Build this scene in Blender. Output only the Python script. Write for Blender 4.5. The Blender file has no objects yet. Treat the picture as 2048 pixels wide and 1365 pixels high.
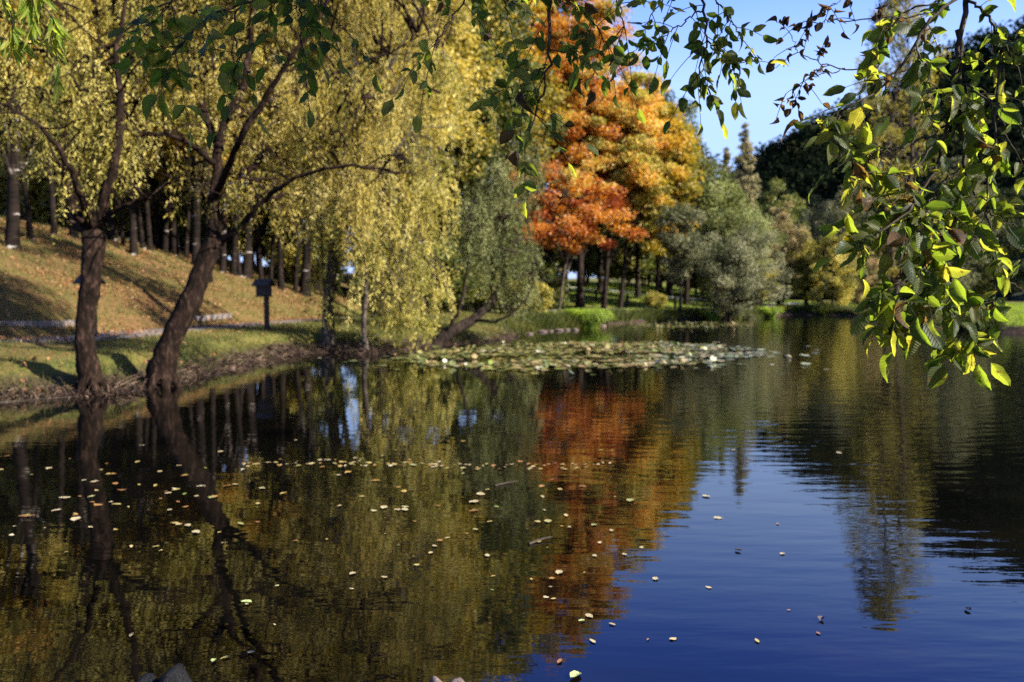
import bpy, math, random
import numpy as np
from mathutils import Vector, Matrix

SC = bpy.context.scene
COL = SC.collection
R = math.radians

# ------------------------------------------------------------------ camera, sky, sun, exposure
FPX, CX, CY, HOR = 1600.0, 1024.0, 682.5, 590.0     # focal length and picture centre in photo pixels
CAMZ = 1.6
PITCH = math.atan((CY - HOR) / FPX)
cam_d = bpy.data.cameras.new('camera')
cam = bpy.data.objects.new('camera', cam_d)
COL.objects.link(cam)
cam.location = (0, 0, CAMZ)
cam.rotation_euler = (math.pi / 2 - PITCH, 0, 0)
cam_d.sensor_width = 36.0
cam_d.lens = FPX / 2048 * 36.0
cam_d.clip_start = 0.05
cam_d.clip_end = 9000
cam_d.dof.use_dof = True
cam_d.dof.focus_distance = 2.9
cam_d.dof.aperture_fstop = 2.6
SC.camera = cam

SUN_EL, SUN_DX, SUN_DY = R(33), 0.92, -0.38         # direction towards the sun (to the right, a little behind)
SUN_AZ = math.atan2(SUN_DX, SUN_DY)                  # measured from +Y towards +X
world = bpy.data.worlds.new('World')
SC.world = world
world.use_nodes = True
wn = world.node_tree
sky = wn.nodes.new('ShaderNodeTexSky')
sky.sky_type = 'NISHITA'
sky.sun_disc = False
sky.sun_elevation = SUN_EL
sky.sun_rotation = SUN_AZ
sky.altitude = 0
sky.air_density = 1.0
sky.dust_density = 2.6
sky.ozone_density = 5.0
bg = wn.nodes['Background']
bg.inputs['Strength'].default_value = 0.09
hs_sky = wn.nodes.new('ShaderNodeHueSaturation')
hs_sky.inputs['Saturation'].default_value = 1.9
wn.links.new(sky.outputs[0], hs_sky.inputs['Color'])
tcs = wn.nodes.new('ShaderNodeTexCoord')
sxs = wn.nodes.new('ShaderNodeSeparateXYZ')
wn.links.new(tcs.outputs['Generated'], sxs.inputs[0])
rps = wn.nodes.new('ShaderNodeValToRGB')                # pale autumn haze low down, clear deep blue higher up
els = rps.color_ramp.elements
for q in range(3):
    els.new(0.5)
for e, (pp, cc) in zip(els, [(0.0, (2.5, 3.2, 5.2)), (0.24, (2.2, 3.05, 5.3)), (0.33, (1.25, 2.1, 5.4)), (0.41, (0.45, 1.05, 5.0)), (0.7, (0.3, 0.7, 2.2))]):
    e.position = pp
    e.color = (cc[0] / 6, cc[1] / 6, cc[2] / 6, 1)
wn.links.new(sxs.outputs['Z'], rps.inputs[0])
sca = wn.nodes.new('ShaderNodeVectorMath')
sca.operation = 'SCALE'
sca.inputs['Scale'].default_value = 6.0
wn.links.new(rps.outputs[0], sca.inputs[0])
mxs = wn.nodes.new('ShaderNodeMix')
mxs.data_type = 'RGBA'
mxs.inputs['Factor'].default_value = 0.85
wn.links.new(hs_sky.outputs[0], mxs.inputs['A'])
wn.links.new(sca.outputs[0], mxs.inputs['B'])
wn.links.new(mxs.outputs['Result'], bg.inputs['Color'])

sun_d = bpy.data.lights.new('sun', 'SUN')
sun_d.energy = 5.0
sun_d.angle = R(0.53)
sun_d.color = (1.0, 0.93, 0.82)
sun = bpy.data.objects.new('sun', sun_d)
COL.objects.link(sun)
to_sun = Vector((math.sin(SUN_AZ) * math.cos(SUN_EL), math.cos(SUN_AZ) * math.cos(SUN_EL), math.sin(SUN_EL)))
sun.rotation_euler = to_sun.to_track_quat('Z', 'Y').to_euler()
sun.location = (30, -20, 40)

SC.view_settings.view_transform = 'Standard'
SC.view_settings.look = 'None'
SC.view_settings.gamma = 1
SC.view_settings.exposure = 1.75
cy = SC.cycles
cy.max_bounces = 6
cy.diffuse_bounces = 3
cy.glossy_bounces = 3
cy.transmission_bounces = 3
cy.transparent_max_bounces = 4
cy.caustics_reflective = False
cy.caustics_refractive = False
cy.sample_clamp_indirect = 4.0
cy.use_denoising = False

# ------------------------------------------------------------------ pixel helpers (photo pixel -> place in the world)
_f = np.array([0, math.cos(PITCH), -math.sin(PITCH)])
_u = np.array([0, math.sin(PITCH), math.cos(PITCH)])
_r = np.array([1.0, 0, 0])


def ray(px, py):
    d = _f + _r * (px - CX) / FPX + _u * (CY - py) / FPX
    return d / d[1]                                   # per metre of depth


def P(px, py, depth):
    return np.array([0, 0, CAMZ]) + ray(px, py) * depth


def G(px, py, z=0.0):
    d = ray(px, py)
    return np.array([0, 0, CAMZ]) + d * ((z - CAMZ) / d[2])


# ------------------------------------------------------------------ numpy noise
_tab = np.random.RandomState(7).rand(256, 256)


def vnoise(x, y, s=1.0):
    x = np.asarray(x) * s + 131.7
    y = np.asarray(y) * s + 57.3
    xi, yi = np.floor(x).astype(int), np.floor(y).astype(int)
    fx, fy = x - xi, y - yi
    fx, fy = fx * fx * (3 - 2 * fx), fy * fy * (3 - 2 * fy)
    a, b = _tab[xi & 255, yi & 255], _tab[(xi + 1) & 255, yi & 255]
    c, d = _tab[xi & 255, (yi + 1) & 255], _tab[(xi + 1) & 255, (yi + 1) & 255]
    return (a * (1 - fx) + b * fx) * (1 - fy) + (c * (1 - fx) + d * fx) * fy


def sstep(a, b, x):
    t = np.clip((np.asarray(x, float) - a) / (b - a), 0, 1)
    return t * t * (3 - 2 * t)


# ------------------------------------------------------------------ mesh helpers
class Geo:
    def __init__(s):
        s.v, s.f, s.t, s.n = [], [], [], 0

    def add(s, V, F, tint=None):
        V = np.asarray(V, float).reshape(-1, 3)
        F = np.asarray(F, int)
        s.v.append(V)
        s.f.append(F + s.n)
        s.t.append(np.zeros(len(V)) if tint is None else np.broadcast_to(tint, (len(V),)).astype(float))
        s.n += len(V)

    def mesh(s, name, mat, smooth=True, tint=False):
        me = bpy.data.meshes.new(name)
        V = np.concatenate(s.v)
        me.vertices.add(len(V))
        me.vertices.foreach_set('co', V.astype(np.float32).ravel())
        tot = np.concatenate([np.full(len(F), F.shape[1]) for F in s.f])
        idx = np.concatenate([F.ravel() for F in s.f])
        me.loops.add(len(idx))
        me.loops.foreach_set('vertex_index', idx.astype(np.int32))
        me.polygons.add(len(tot))
        start = np.concatenate([[0], np.cumsum(tot)[:-1]])
        me.polygons.foreach_set('loop_start', start.astype(np.int32))
        me.polygons.foreach_set('use_smooth', np.full(len(tot), smooth))
        if tint:
            a = me.attributes.new('tint', 'FLOAT', 'POINT')
            a.data.foreach_set('value', np.concatenate(s.t).astype(np.float32))
        me.update(calc_edges=True)
        if mat is not None:
            me.materials.append(mat)
        return me


def link(name, me, parent=None, loc=None):
    o = bpy.data.objects.new(name, me)
    COL.objects.link(o)
    if parent is not None:
        o.parent = parent
    if loc is not None:
        o.location = loc
    return o


def tag(o, label=None, cat=None, group=None, kind=None):
    for k, v in (('label', label), ('category', cat), ('group', group), ('kind', kind)):
        if v:
            o[k] = v
    return o


def empty(name, loc, label, cat, group=None):
    o = bpy.data.objects.new(name, None)
    o.empty_display_size = 0.2
    COL.objects.link(o)
    o.location = loc
    return tag(o, label, cat, group)


def copy_tree(o, loc, rz, sc, label, group):
    c = o.copy()
    COL.objects.link(c)
    c.location, c.rotation_euler, c.scale = loc, (0, 0, rz), sc
    tag(c, label, None, group)
    for ch in list(o.children):
        k = ch.copy()
        COL.objects.link(k)
        k.parent = c
    return c


def smooth_line(pts, n):
    """Catmull-Rom through the rows of pts (any number of columns), n samples."""
    p = np.asarray(pts, float)
    if len(p) == 2:
        return p[0] + (p[1] - p[0]) * np.linspace(0, 1, n)[:, None]
    q = np.vstack([2 * p[0] - p[1], p, 2 * p[-1] - p[-2]])
    t = np.linspace(0, len(p) - 1 - 1e-6, n)
    i = t.astype(int)
    f = (t - i)[:, None]
    a, b, c, d = q[i], q[i + 1], q[i + 2], q[i + 3]
    return 0.5 * (2 * b + (c - a) * f + (2 * a - 5 * b + 4 * c - d) * f ** 2 + (3 * b - a - 3 * c + d) * f ** 3)


def tube(g, pts, rad, sides=8, rough=0.0, rng=None, cap=True):
    pts = np.asarray(pts, float)
    n = len(pts)
    rad = np.broadcast_to(rad, (n,)).astype(float)
    T = np.gradient(pts, axis=0)
    T /= np.linalg.norm(T, axis=1)[:, None] + 1e-9
    N = np.zeros_like(T)
    ref = np.array([1.0, 0, 0]) if abs(T[0, 0]) < 0.8 else np.array([0, 1.0, 0])
    v = ref - T[0] * ref.dot(T[0])
    for i in range(n):
        v = v - T[i] * v.dot(T[i])
        v /= np.linalg.norm(v) + 1e-9
        N[i] = v
    B = np.cross(T, N)
    a = np.linspace(0, 2 * math.pi, sides, endpoint=False)
    rr = rad[:, None] * np.ones(sides)
    if rough and rng is not None:
        lump = 1 + rough * rng.randn(sides)[None, :] * np.ones((n, 1))
        rr = rr * lump * (1 + rough * 0.8 * rng.randn(n, sides))
    V = pts[:, None] + N[:, None] * (np.cos(a) * rr)[..., None] + B[:, None] * (np.sin(a) * rr)[..., None]
    V = V.reshape(-1, 3)
    i, j = np.meshgrid(np.arange(n - 1), np.arange(sides), indexing='ij')
    k = (j + 1) % sides
    F = np.stack([i * sides + j, i * sides + k, (i + 1) * sides + k, (i + 1) * sides + j], -1).reshape(-1, 4)
    g.add(V, F)
    if cap:
        g.add(np.vstack([V[-sides:], pts[-1] + T[-1] * rad[-1] * 0.5]),
              np.array([[q, (q + 1) % sides, sides] for q in range(sides)]))


def unit(v):
    return v / (np.linalg.norm(v, axis=-1, keepdims=True) + 1e-9)


def add_leaves(g, pos, axis, nrm, L, W, tint, fold=0.25):
    """A folded kite of two triangles for each leaf."""
    n = len(pos)
    axis = unit(axis)
    side = unit(np.cross(axis, nrm))
    nn = np.cross(side, axis)
    L = np.broadcast_to(L, (n,))[:, None]
    W = np.broadcast_to(W, (n,))[:, None]
    base = pos - axis * L * 0.5
    tip = pos + axis * L * 0.5
    mid = pos - axis * L * 0.06 + nn * W * fold
    V = np.stack([base, mid + side * W * 0.5, tip, mid - side * W * 0.5], 1).reshape(-1, 3)
    k = np.arange(n)[:, None] * 4
    F = np.concatenate([k + np.array([[0, 1, 2]]), k + np.array([[0, 2, 3]])])
    g.add(V, F, np.repeat(np.clip(tint, 0, 1), 4))


# ------------------------------------------------------------------ materials
def new_mat(name):
    m = bpy.data.materials.new(name)
    m.use_nodes = True
    nt = m.node_tree
    return m, nt, nt.nodes['Principled BSDF'], nt.nodes['Material Output']


def node(nt, typ, **kw):
    n = nt.nodes.new(typ)
    for k, v in kw.items():
        if k in n.inputs:
            n.inputs[k].default_value = v
        else:
            setattr(n, k, v)
    return n


def ramp(nt, fac, stops, interp='LINEAR'):
    r = nt.nodes.new('ShaderNodeValToRGB')
    r.color_ramp.interpolation = interp
    el = r.color_ramp.elements
    while len(el) < len(stops):
        el.new(0.5)
    for e, (p, c) in zip(el, stops):
        e.position = p
        e.color = (*c, 1) if len(c) == 3 else c
    nt.links.new(fac, r.inputs[0])
    return r.outputs[0]


def leaf_mat(name, cols, trans=0.4, rough=0.5, tboost=1.3, spec=0.3):
    m, nt, pb, out = new_mat(name)
    at = node(nt, 'ShaderNodeAttribute', attribute_name='tint')
    stops = [(i / (len(cols) - 1), c) for i, c in enumerate(cols)]
    c = ramp(nt, at.outputs['Fac'], stops)
    oi = node(nt, 'ShaderNodeObjectInfo')
    mr = node(nt, 'ShaderNodeMapRange')
    mr.inputs['To Min'].default_value, mr.inputs['To Max'].default_value = 0.82, 1.15
    nt.links.new(oi.outputs['Random'], mr.inputs['Value'])
    hs = node(nt, 'ShaderNodeHueSaturation')
    nt.links.new(mr.outputs[0], hs.inputs['Value'])
    nt.links.new(c, hs.inputs['Color'])
    nt.links.new(hs.outputs[0], pb.inputs['Base Color'])
    pb.inputs['Roughness'].default_value = rough
    pb.inputs['Specular IOR Level'].default_value = spec
    tr = node(nt, 'ShaderNodeBsdfTranslucent')
    hs2 = node(nt, 'ShaderNodeHueSaturation', Saturation=1.1, Value=tboost)
    nt.links.new(hs.outputs[0], hs2.inputs['Color'])
    nt.links.new(hs2.outputs[0], tr.inputs['Color'])
    mx = node(nt, 'ShaderNodeMixShader', Fac=trans)
    nt.links.new(pb.outputs[0], mx.inputs[1])
    nt.links.new(tr.outputs[0], mx.inputs[2])
    nt.links.new(mx.outputs[0], out.inputs['Surface'])
    return m


def bark_mat(name, c1, c2, c3, scale=14, zs=0.25, bump=0.6, rough=0.9):
    m, nt, pb, out = new_mat(name)
    tc = node(nt, 'ShaderNodeTexCoord')
    mp = node(nt, 'ShaderNodeMapping')
    mp.inputs['Scale'].default_value = (1, 1, zs)
    nt.links.new(tc.outputs['Object'], mp.inputs[0])
    n1 = node(nt, 'ShaderNodeTexNoise', Scale=scale, Detail=6.0, Roughness=0.65)
    nt.links.new(mp.outputs[0], n1.inputs['Vector'])
    c = ramp(nt, n1.outputs['Fac'], [(0.3, c1), (0.52, c2), (0.72, c3)])
    nt.links.new(c, pb.inputs['Base Color'])
    pb.inputs['Roughness'].default_value = rough
    pb.inputs['Specular IOR Level'].default_value = 0.06
    bp = node(nt, 'ShaderNodeBump', Strength=bump, Distance=0.04)
    nt.links.new(n1.outputs['Fac'], bp.inputs['Height'])
    nt.links.new(bp.outputs[0], pb.inputs['Normal'])
    return m


def birch_mat():
    m, nt, pb, out = new_mat('birch_bark')
    tc = node(nt, 'ShaderNodeTexCoord')
    mp = node(nt, 'ShaderNodeMapping')
    mp.inputs['Scale'].default_value = (1.2, 1.2, 5)
    nt.links.new(tc.outputs['Object'], mp.inputs[0])
    n1 = node(nt, 'ShaderNodeTexNoise', Scale=1.6, Detail=5.0, Roughness=0.7)
    nt.links.new(mp.outputs[0], n1.inputs['Vector'])
    n2 = node(nt, 'ShaderNodeTexNoise', Scale=0.9, Detail=3.0)
    nt.links.new(tc.outputs['Object'], n2.inputs['Vector'])
    ad = node(nt, 'ShaderNodeMath', operation='ADD')
    nt.links.new(n1.outputs['Fac'], ad.inputs[0])
    nt.links.new(n2.outputs['Fac'], ad.inputs[1])
    hf = node(nt, 'ShaderNodeMath', operation='MULTIPLY')
    nt.links.new(ad.outputs[0], hf.inputs[0])
    hf.inputs[1].default_value = 0.5
    c = ramp(nt, hf.outputs[0], [(0.40, (0.006, 0.005, 0.004)), (0.535, (0.016, 0.011, 0.009)), (0.57, (0.05, 0.04, 0.033)), (0.60, (0.34, 0.31, 0.28))])
    nt.links.new(c, pb.inputs['Base Color'])
    pb.inputs['Roughness'].default_value = 0.85
    pb.inputs['Specular IOR Level'].default_value = 0.05
    return m


BARK = bark_mat('willow_bark', (0.004, 0.003, 0.002), (0.014, 0.0085, 0.006), (0.065, 0.038, 0.027), 13, 0.42, 1.0)  # bark tones darkened to carry the shade on the trunks
DBARK = bark_mat('dark_bark', (0.007, 0.0055, 0.004), (0.02, 0.014, 0.011), (0.06, 0.045, 0.034), 12, 0.25, 0.6)
GBARK = bark_mat('grey_bark', (0.02, 0.016, 0.012), (0.06, 0.048, 0.037), (0.16, 0.13, 0.1), 10, 0.3, 0.5)
BIRCH = birch_mat()

M_YELLOW = leaf_mat('yellow_willow_leaf', [(0.07, 0.08, 0.013), (0.19, 0.175, 0.034), (0.47, 0.37, 0.07), (0.61, 0.48, 0.11), (0.70, 0.61, 0.25)], 0.42)
M_OLIVE = leaf_mat('olive_willow_leaf', [(0.06, 0.07, 0.015), (0.18, 0.165, 0.032), (0.38, 0.32, 0.065), (0.56, 0.48, 0.14)], 0.4)
M_LIME = leaf_mat('lime_willow_leaf', [(0.085, 0.105, 0.013), (0.23, 0.22, 0.04), (0.48, 0.41, 0.085), (0.67, 0.58, 0.2)], 0.42)
M_GREY = leaf_mat('grey_willow_leaf', [(0.045, 0.06, 0.017), (0.115, 0.135, 0.036), (0.21, 0.225, 0.07), (0.33, 0.34, 0.14)], 0.35)
M_SILVER = leaf_mat('silver_willow_leaf', [(0.035, 0.042, 0.018), (0.085, 0.092, 0.037), (0.175, 0.175, 0.08), (0.31, 0.3, 0.17)], 0.35)
M_ORANGE = leaf_mat('orange_oak_leaf', [(0.26, 0.06, 0.016), (0.44, 0.14, 0.03), (0.55, 0.24, 0.045), (0.60, 0.35, 0.075), (0.56, 0.43, 0.11), (0.28, 0.28, 0.06)], 0.42, 0.45)
M_GOLD = leaf_mat('gold_leaf', [(0.10, 0.11, 0.018), (0.26, 0.22, 0.035), (0.50, 0.36, 0.06), (0.52, 0.27, 0.05)], 0.42)
M_GREEN = leaf_mat('green_leaf', [(0.03, 0.045, 0.012), (0.07, 0.09, 0.02), (0.15, 0.16, 0.035), (0.25, 0.22, 0.05)], 0.38)
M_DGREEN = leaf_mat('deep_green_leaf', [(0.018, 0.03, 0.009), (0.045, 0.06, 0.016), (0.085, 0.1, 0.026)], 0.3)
M_CONIFER = leaf_mat('conifer_needle', [(0.08, 0.09, 0.05), (0.22, 0.2, 0.1), (0.42, 0.34, 0.17)], 0.35)
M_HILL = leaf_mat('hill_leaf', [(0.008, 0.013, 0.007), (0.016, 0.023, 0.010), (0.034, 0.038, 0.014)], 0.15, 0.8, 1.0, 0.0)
M_BROWNSHRUB = leaf_mat('russet_shrub_leaf', [(0.09, 0.075, 0.03), (0.22, 0.18, 0.07), (0.36, 0.3, 0.14), (0.42, 0.28, 0.14)], 0.35)

# ------------------------------------------------------------------ shore line and terrain
def W2(px, py):
    p = G(px, py, 0)
    return (p[0], p[1])


shore = [(-24, -1), (-10, 0.6), (-2, 1.7), (3, 1.8), (10, 1.0), (20, 0), (30, 8), (29, 20), (26, 28),
         W2(2048, 668), W2(1960, 664), W2(1880, 656), W2(1800, 644), W2(1745, 637), W2(1700, 632), W2(1650, 631), W2(1590, 630), W2(1545, 631),
         W2(1530, 636), W2(1480, 640), W2(1400, 641), W2(1300, 644), W2(1230, 648), W2(1175, 657), W2(1130, 660), W2(1080, 664), W2(1040, 672),
         W2(985, 684), W2(900, 690), W2(850, 694), W2(800, 702), W2(740, 710), W2(690, 706), W2(630, 706), W2(580, 712), W2(530, 722), W2(475, 736),
         W2(420, 750), W2(365, 764), W2(310, 776), W2(245, 788), W2(180, 794), W2(90, 798), W2(0, 804), (-12, 10.6), (-18, 8.6), (-25, 4)]
shore = np.array(shore)
for _ in range(2):
    nx = np.roll(shore, -1, axis=0)
    shore = np.stack([shore * 0.75 + nx * 0.25, shore * 0.25 + nx * 0.75], 1).reshape(-1, 2)
path_line = smooth_line([(-26, 7), (-16, 12.2), (-10.75, 16.9), (-9.8, 21.5), (-8.9, 26), (-8.1, 30), (-7, 36), (-4.5, 43), (0, 50), (8, 57), (18, 66), (30, 80), (44, 100)], 90)


def seg_dist(X, Y, line, closed):
    a = line
    b = np.roll(line, -1, axis=0) if closed else line[1:]
    a = a if closed else a[:-1]
    best = np.full(X.shape, 1e18)
    sgn = np.zeros(X.shape)
    inside = np.zeros(X.shape, bool)
    for (ax, ay), (bx, by) in zip(a, b):
        dx, dy = bx - ax, by - ay
        t = np.clip(((X - ax) * dx + (Y - ay) * dy) / (dx * dx + dy * dy + 1e-12), 0, 1)
        ex, ey = X - ax - t * dx, Y - ay - t * dy
        d = ex * ex + ey * ey
        w = d < best
        best = np.where(w, d, best)
        sgn = np.where(w, dx * (Y - ay) - dy * (X - ax), sgn)
        if closed:
            c = (ay > Y) != (by > Y)
            with np.errstate(divide='ignore', invalid='ignore'):
                inside ^= c & (X < (bx - ax) * (Y - ay) / (by - ay + 1e-15) + ax)
    return np.sqrt(best), sgn, inside


def shore_d(X, Y):
    d, _, ins = seg_dist(X, Y, shore, True)
    return np.where(ins, -d, d)


def terrain(X, Y):
    X, Y = np.asarray(X, float), np.asarray(Y, float)
    d = shore_d(X, Y)
    dn = d + (vnoise(X, Y, 1.7) - 0.5) * 0.5 + (vnoise(X, Y, 5.0) - 0.5) * 0.18
    left = sstep(1.5, -3.5, X)
    bank = 0.36 + 0.16 * left
    z = np.where(dn < 0, np.maximum(-1.1, dn * 0.5 - 0.04), -0.04 + bank * sstep(-0.05, 0.75 + 0.5 * left, dn) + 0.12 * sstep(0.8, 5, dn))
    pd, sg, _ = seg_dist(X, Y, path_line, False)
    away = np.where(sg > 0, pd, -pd)                         # positive on the hillside of the path
    fy = 1 - 0.72 * sstep(32, 62, Y)
    up = 0.60 * np.clip(away - 1.15, 0, None)
    hill = 4.6 * (1 - np.exp(-up / 4.6)) + 0.075 * np.clip(away - 6, 0, 45)
    z = z + np.where(d > 0, hill * fy * sstep(14, -4, X + (Y - 30) * -0.25), 0)
    # the meadow behind the far bank climbs gently
    z = z + np.where(d > 0, 0.026 * np.clip(d - 2, 0, 70) * sstep(34, 60, Y) * sstep(40, 24, X), 0)
    z = z + np.where(d > 1, (vnoise(X, Y, 0.45) - 0.5) * 0.16 + (vnoise(X, Y, 1.5) - 0.5) * 0.07, 0) * sstep(0.6, 1.2, pd)
    return z


def tz(x, y):
    return float(terrain(np.array([x]), np.array([y]))[0])


def hit(px, py, lo=6, hi=160):
    D = np.linspace(lo, hi, 1500)
    d = ray(px, py)
    Z = terrain(d[0] * D, D)
    gap = CAMZ + d[2] * D - Z
    k = np.argmax(gap < 0) if (gap < 0).any() else np.argmin(gap + 0.002 * D)
    return np.array([d[0] * D[k], D[k], Z[k]])


def axis_coords(lo, hi, step, far, growth=1.22):
    c = list(np.arange(lo, hi + 1e-6, step))
    s = step
    while c[-1] < far:
        s *= growth
        c.append(c[-1] + s)
    s = step
    while c[0] > -far:
        s *= growth
        c.insert(0, c[0] - s)
    return np.array(c)


xs = axis_coords(-27, 34, 0.3, 5000)
ys = axis_coords(-3, 70, 0.3, 5000)
GX, GY = np.meshgrid(xs, ys, indexing='ij')
GZ = terrain(GX.ravel(), GY.ravel())
g = Geo()
nx_, ny_ = len(xs), len(ys)
i, j = np.meshgrid(np.arange(nx_ - 1), np.arange(ny_ - 1), indexing='ij')
g.add(np.stack([GX.ravel(), GY.ravel(), GZ], 1), np.stack([i * ny_ + j, (i + 1) * ny_ + j, (i + 1) * ny_ + j + 1, i * ny_ + j + 1], -1).reshape(-1, 4))


def ground_mat():
    m, nt, pb, out = new_mat('lawn_and_earth')
    tc = node(nt, 'ShaderNodeTexCoord')
    n1 = node(nt, 'ShaderNodeTexNoise', Scale=0.55, Detail=6.0, Roughness=0.65)
    n2 = node(nt, 'ShaderNodeTexNoise', Scale=9.0, Detail=5.0, Roughness=0.7)
    n3 = node(nt, 'ShaderNodeTexNoise', Scale=38.0, Detail=3.0)
    for n in (n1, n2, n3):
        nt.links.new(tc.outputs['Object'], n.inputs['Vector'])
    grass = ramp(nt, n1.outputs['Fac'], [(0.3, (0.045, 0.06, 0.012)), (0.5, (0.095, 0.092, 0.02)), (0.7, (0.15, 0.115, 0.032))])
    litter = ramp(nt, n2.outputs['Fac'], [(0.3, (0.035, 0.022, 0.010)), (0.5, (0.10, 0.053, 0.022)), (0.7, (0.19, 0.10, 0.043))])
    sx = node(nt, 'ShaderNodeSeparateXYZ')
    nt.links.new(tc.outputs['Object'], sx.inputs[0])
    # leaf litter lies thick under the hillside trees, thin on the meadows
    mx_ = node(nt, 'ShaderNodeMapRange', interpolation_type='SMOOTHSTEP')
    mx_.inputs['From Min'].default_value, mx_.inputs['From Max'].default_value = -5.0, -10.5
    mx_.inputs['To Min'].default_value, mx_.inputs['To Max'].default_value = -0.12, 0.17
    nt.links.new(sx.outputs['X'], mx_.inputs['Value'])
    ad = node(nt, 'ShaderNodeMath', operation='ADD')
    nt.links.new(n2.outputs['Fac'], ad.inputs[0])
    nt.links.new(mx_.outputs[0], ad.inputs[1])
    ad2 = node(nt, 'ShaderNodeMath', operation='MULTIPLY_ADD')
    nt.links.new(n1.outputs['Fac'], ad2.inputs[0])
    ad2.inputs[1].default_value = 0.5
    nt.links.new(ad.outputs[0], ad2.inputs[2])
    f = ramp(nt, ad2.outputs[0], [(0.78, (0, 0, 0)), (0.98, (1, 1, 1))])
    mix = node(nt, 'ShaderNodeMix', data_type='RGBA')
    nt.links.new(f, mix.inputs['Factor'])
    nt.links.new(grass, mix.inputs['A'])
    nt.links.new(litter, mix.inputs['B'])
    earth = ramp(nt, n2.outputs['Fac'], [(0.3, (0.012, 0.008, 0.005)), (0.55, (0.04, 0.025, 0.017)), (0.75, (0.09, 0.058, 0.04))])
    # bare earth low on the bank, its brown darkened for shadow there
    mz = node(nt, 'ShaderNodeMapRange', interpolation_type='SMOOTHSTEP')
    mz.inputs['From Min'].default_value, mz.inputs['From Max'].default_value = 0.22, 0.42
    ns = node(nt, 'ShaderNodeMath', operation='MULTIPLY_ADD')
    nt.links.new(n2.outputs['Fac'], ns.inputs[0])
    ns.inputs[1].default_value = 0.3
    sb = node(nt, 'ShaderNodeMath', operation='SUBTRACT')
    nt.links.new(sx.outputs['Z'], sb.inputs[0])
    sb.inputs[1].default_value = 0.12
    nt.links.new(sb.outputs[0], ns.inputs[2])
    nt.links.new(ns.outputs[0], mz.inputs['Value'])
    mix2 = node(nt, 'ShaderNodeMix', data_type='RGBA')
    nt.links.new(mz.outputs[0], mix2.inputs['Factor'])
    nt.links.new(earth, mix2.inputs['A'])
    nt.links.new(mix.outputs['Result'], mix2.inputs['B'])
    nt.links.new(mix2.outputs['Result'], pb.inputs['Base Color'])
    pb.inputs['Roughness'].default_value = 0.95
    pb.inputs['Specular IOR Level'].default_value = 0.15
    bp = node(nt, 'ShaderNodeBump', Strength=0.7, Distance=0.05)
    h = node(nt, 'ShaderNodeMath', operation='MULTIPLY_ADD')
    nt.links.new(n3.outputs['Fac'], h.inputs[0])
    h.inputs[1].default_value = 0.5
    nt.links.new(n2.outputs['Fac'], h.inputs[2])
    nt.links.new(h.outputs[0], bp.inputs['Height'])
    nt.links.new(bp.outputs[0], pb.inputs['Normal'])
    return m


tag(link('ground', g.mesh('ground', ground_mat())), kind='structure')


# ------------------------------------------------------------------ water
def water_mat():
    m, nt, pb, out = new_mat('pond_water')
    tc = node(nt, 'ShaderNodeTexCoord')
    n0 = node(nt, 'ShaderNodeTexNoise', Scale=0.9, Detail=5.0, Roughness=0.6)
    nt.links.new(tc.outputs['Object'], n0.inputs['Vector'])
    c = ramp(nt, n0.outputs['Fac'], [(0.3, (0.0008, 0.0008, 0.0008)), (0.55, (0.002, 0.0018, 0.0014)), (0.75, (0.005, 0.0036, 0.002))])
    nt.links.new(c, pb.inputs['Base Color'])
    pb.inputs['Roughness'].default_value = 0.015
    pb.inputs['IOR'].default_value = 1.333
    pb.inputs['Specular IOR Level'].default_value = 0.95
    # ripples: a weak swell everywhere, stronger to the right where the breeze reaches
    def wav(scale, sx, sy, detail, rot=0.0):
        mp = node(nt, 'ShaderNodeMapping')
        mp.inputs['Scale'].default_value = (sx, sy, 1)
        mp.inputs['Rotation'].default_value = (0, 0, rot)
        nt.links.new(tc.outputs['Object'], mp.inputs[0])
        n = node(nt, 'ShaderNodeTexNoise', Scale=scale, Detail=detail, Roughness=0.5)
        nt.links.new(mp.outputs[0], n.inputs['Vector'])
        return n.outputs['Fac']
    a = wav(1.0, 0.9, 3.2, 3.0, R(8))
    b = wav(1.0, 3.0, 10.0, 2.0, R(-6))
    ring = node(nt, 'ShaderNodeTexWave', wave_type='RINGS', rings_direction='Z', Scale=1.35, Distortion=1.6, Detail=2.0)
    ring.inputs['Detail Scale'].default_value = 0.5
    mpr = node(nt, 'ShaderNodeMapping')
    mpr.inputs['Location'].default_value = (-3.2, -16.5, 0)
    nt.links.new(tc.outputs['Object'], mpr.inputs[0])
    nt.links.new(mpr.outputs[0], ring.inputs['Vector'])
    sx = node(nt, 'ShaderNodeSeparateXYZ')
    nt.links.new(tc.outputs['Object'], sx.inputs[0])
    msk = node(nt, 'ShaderNodeMapRange', interpolation_type='SMOOTHSTEP')
    msk.inputs['From Min'].default_value, msk.inputs['From Max'].default_value = -1.0, 7.0
    msk.inputs['To Min'].default_value, msk.inputs['To Max'].default_value = 0.12, 0.7
    nt.links.new(sx.outputs['X'], msk.inputs['Value'])
    s1 = node(nt, 'ShaderNodeMath', operation='MULTIPLY_ADD')
    nt.links.new(b, s1.inputs[0])
    s1.inputs[1].default_value = 0.30
    nt.links.new(a, s1.inputs[2])
    s2 = node(nt, 'ShaderNodeMath', operation='MULTIPLY_ADD')
    nt.links.new(ring.outputs['Fac'], s2.inputs[0])
    s2.inputs[1].default_value = 0.10
    nt.links.new(s1.outputs[0], s2.inputs[2])
    bp = node(nt, 'ShaderNodeBump', Distance=0.011)
    nt.links.new(msk.outputs[0], bp.inputs['Strength'])
    nt.links.new(s2.outputs[0], bp.inputs['Height'])
    nt.links.new(bp.outputs[0], pb.inputs['Normal'])
    return m


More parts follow.
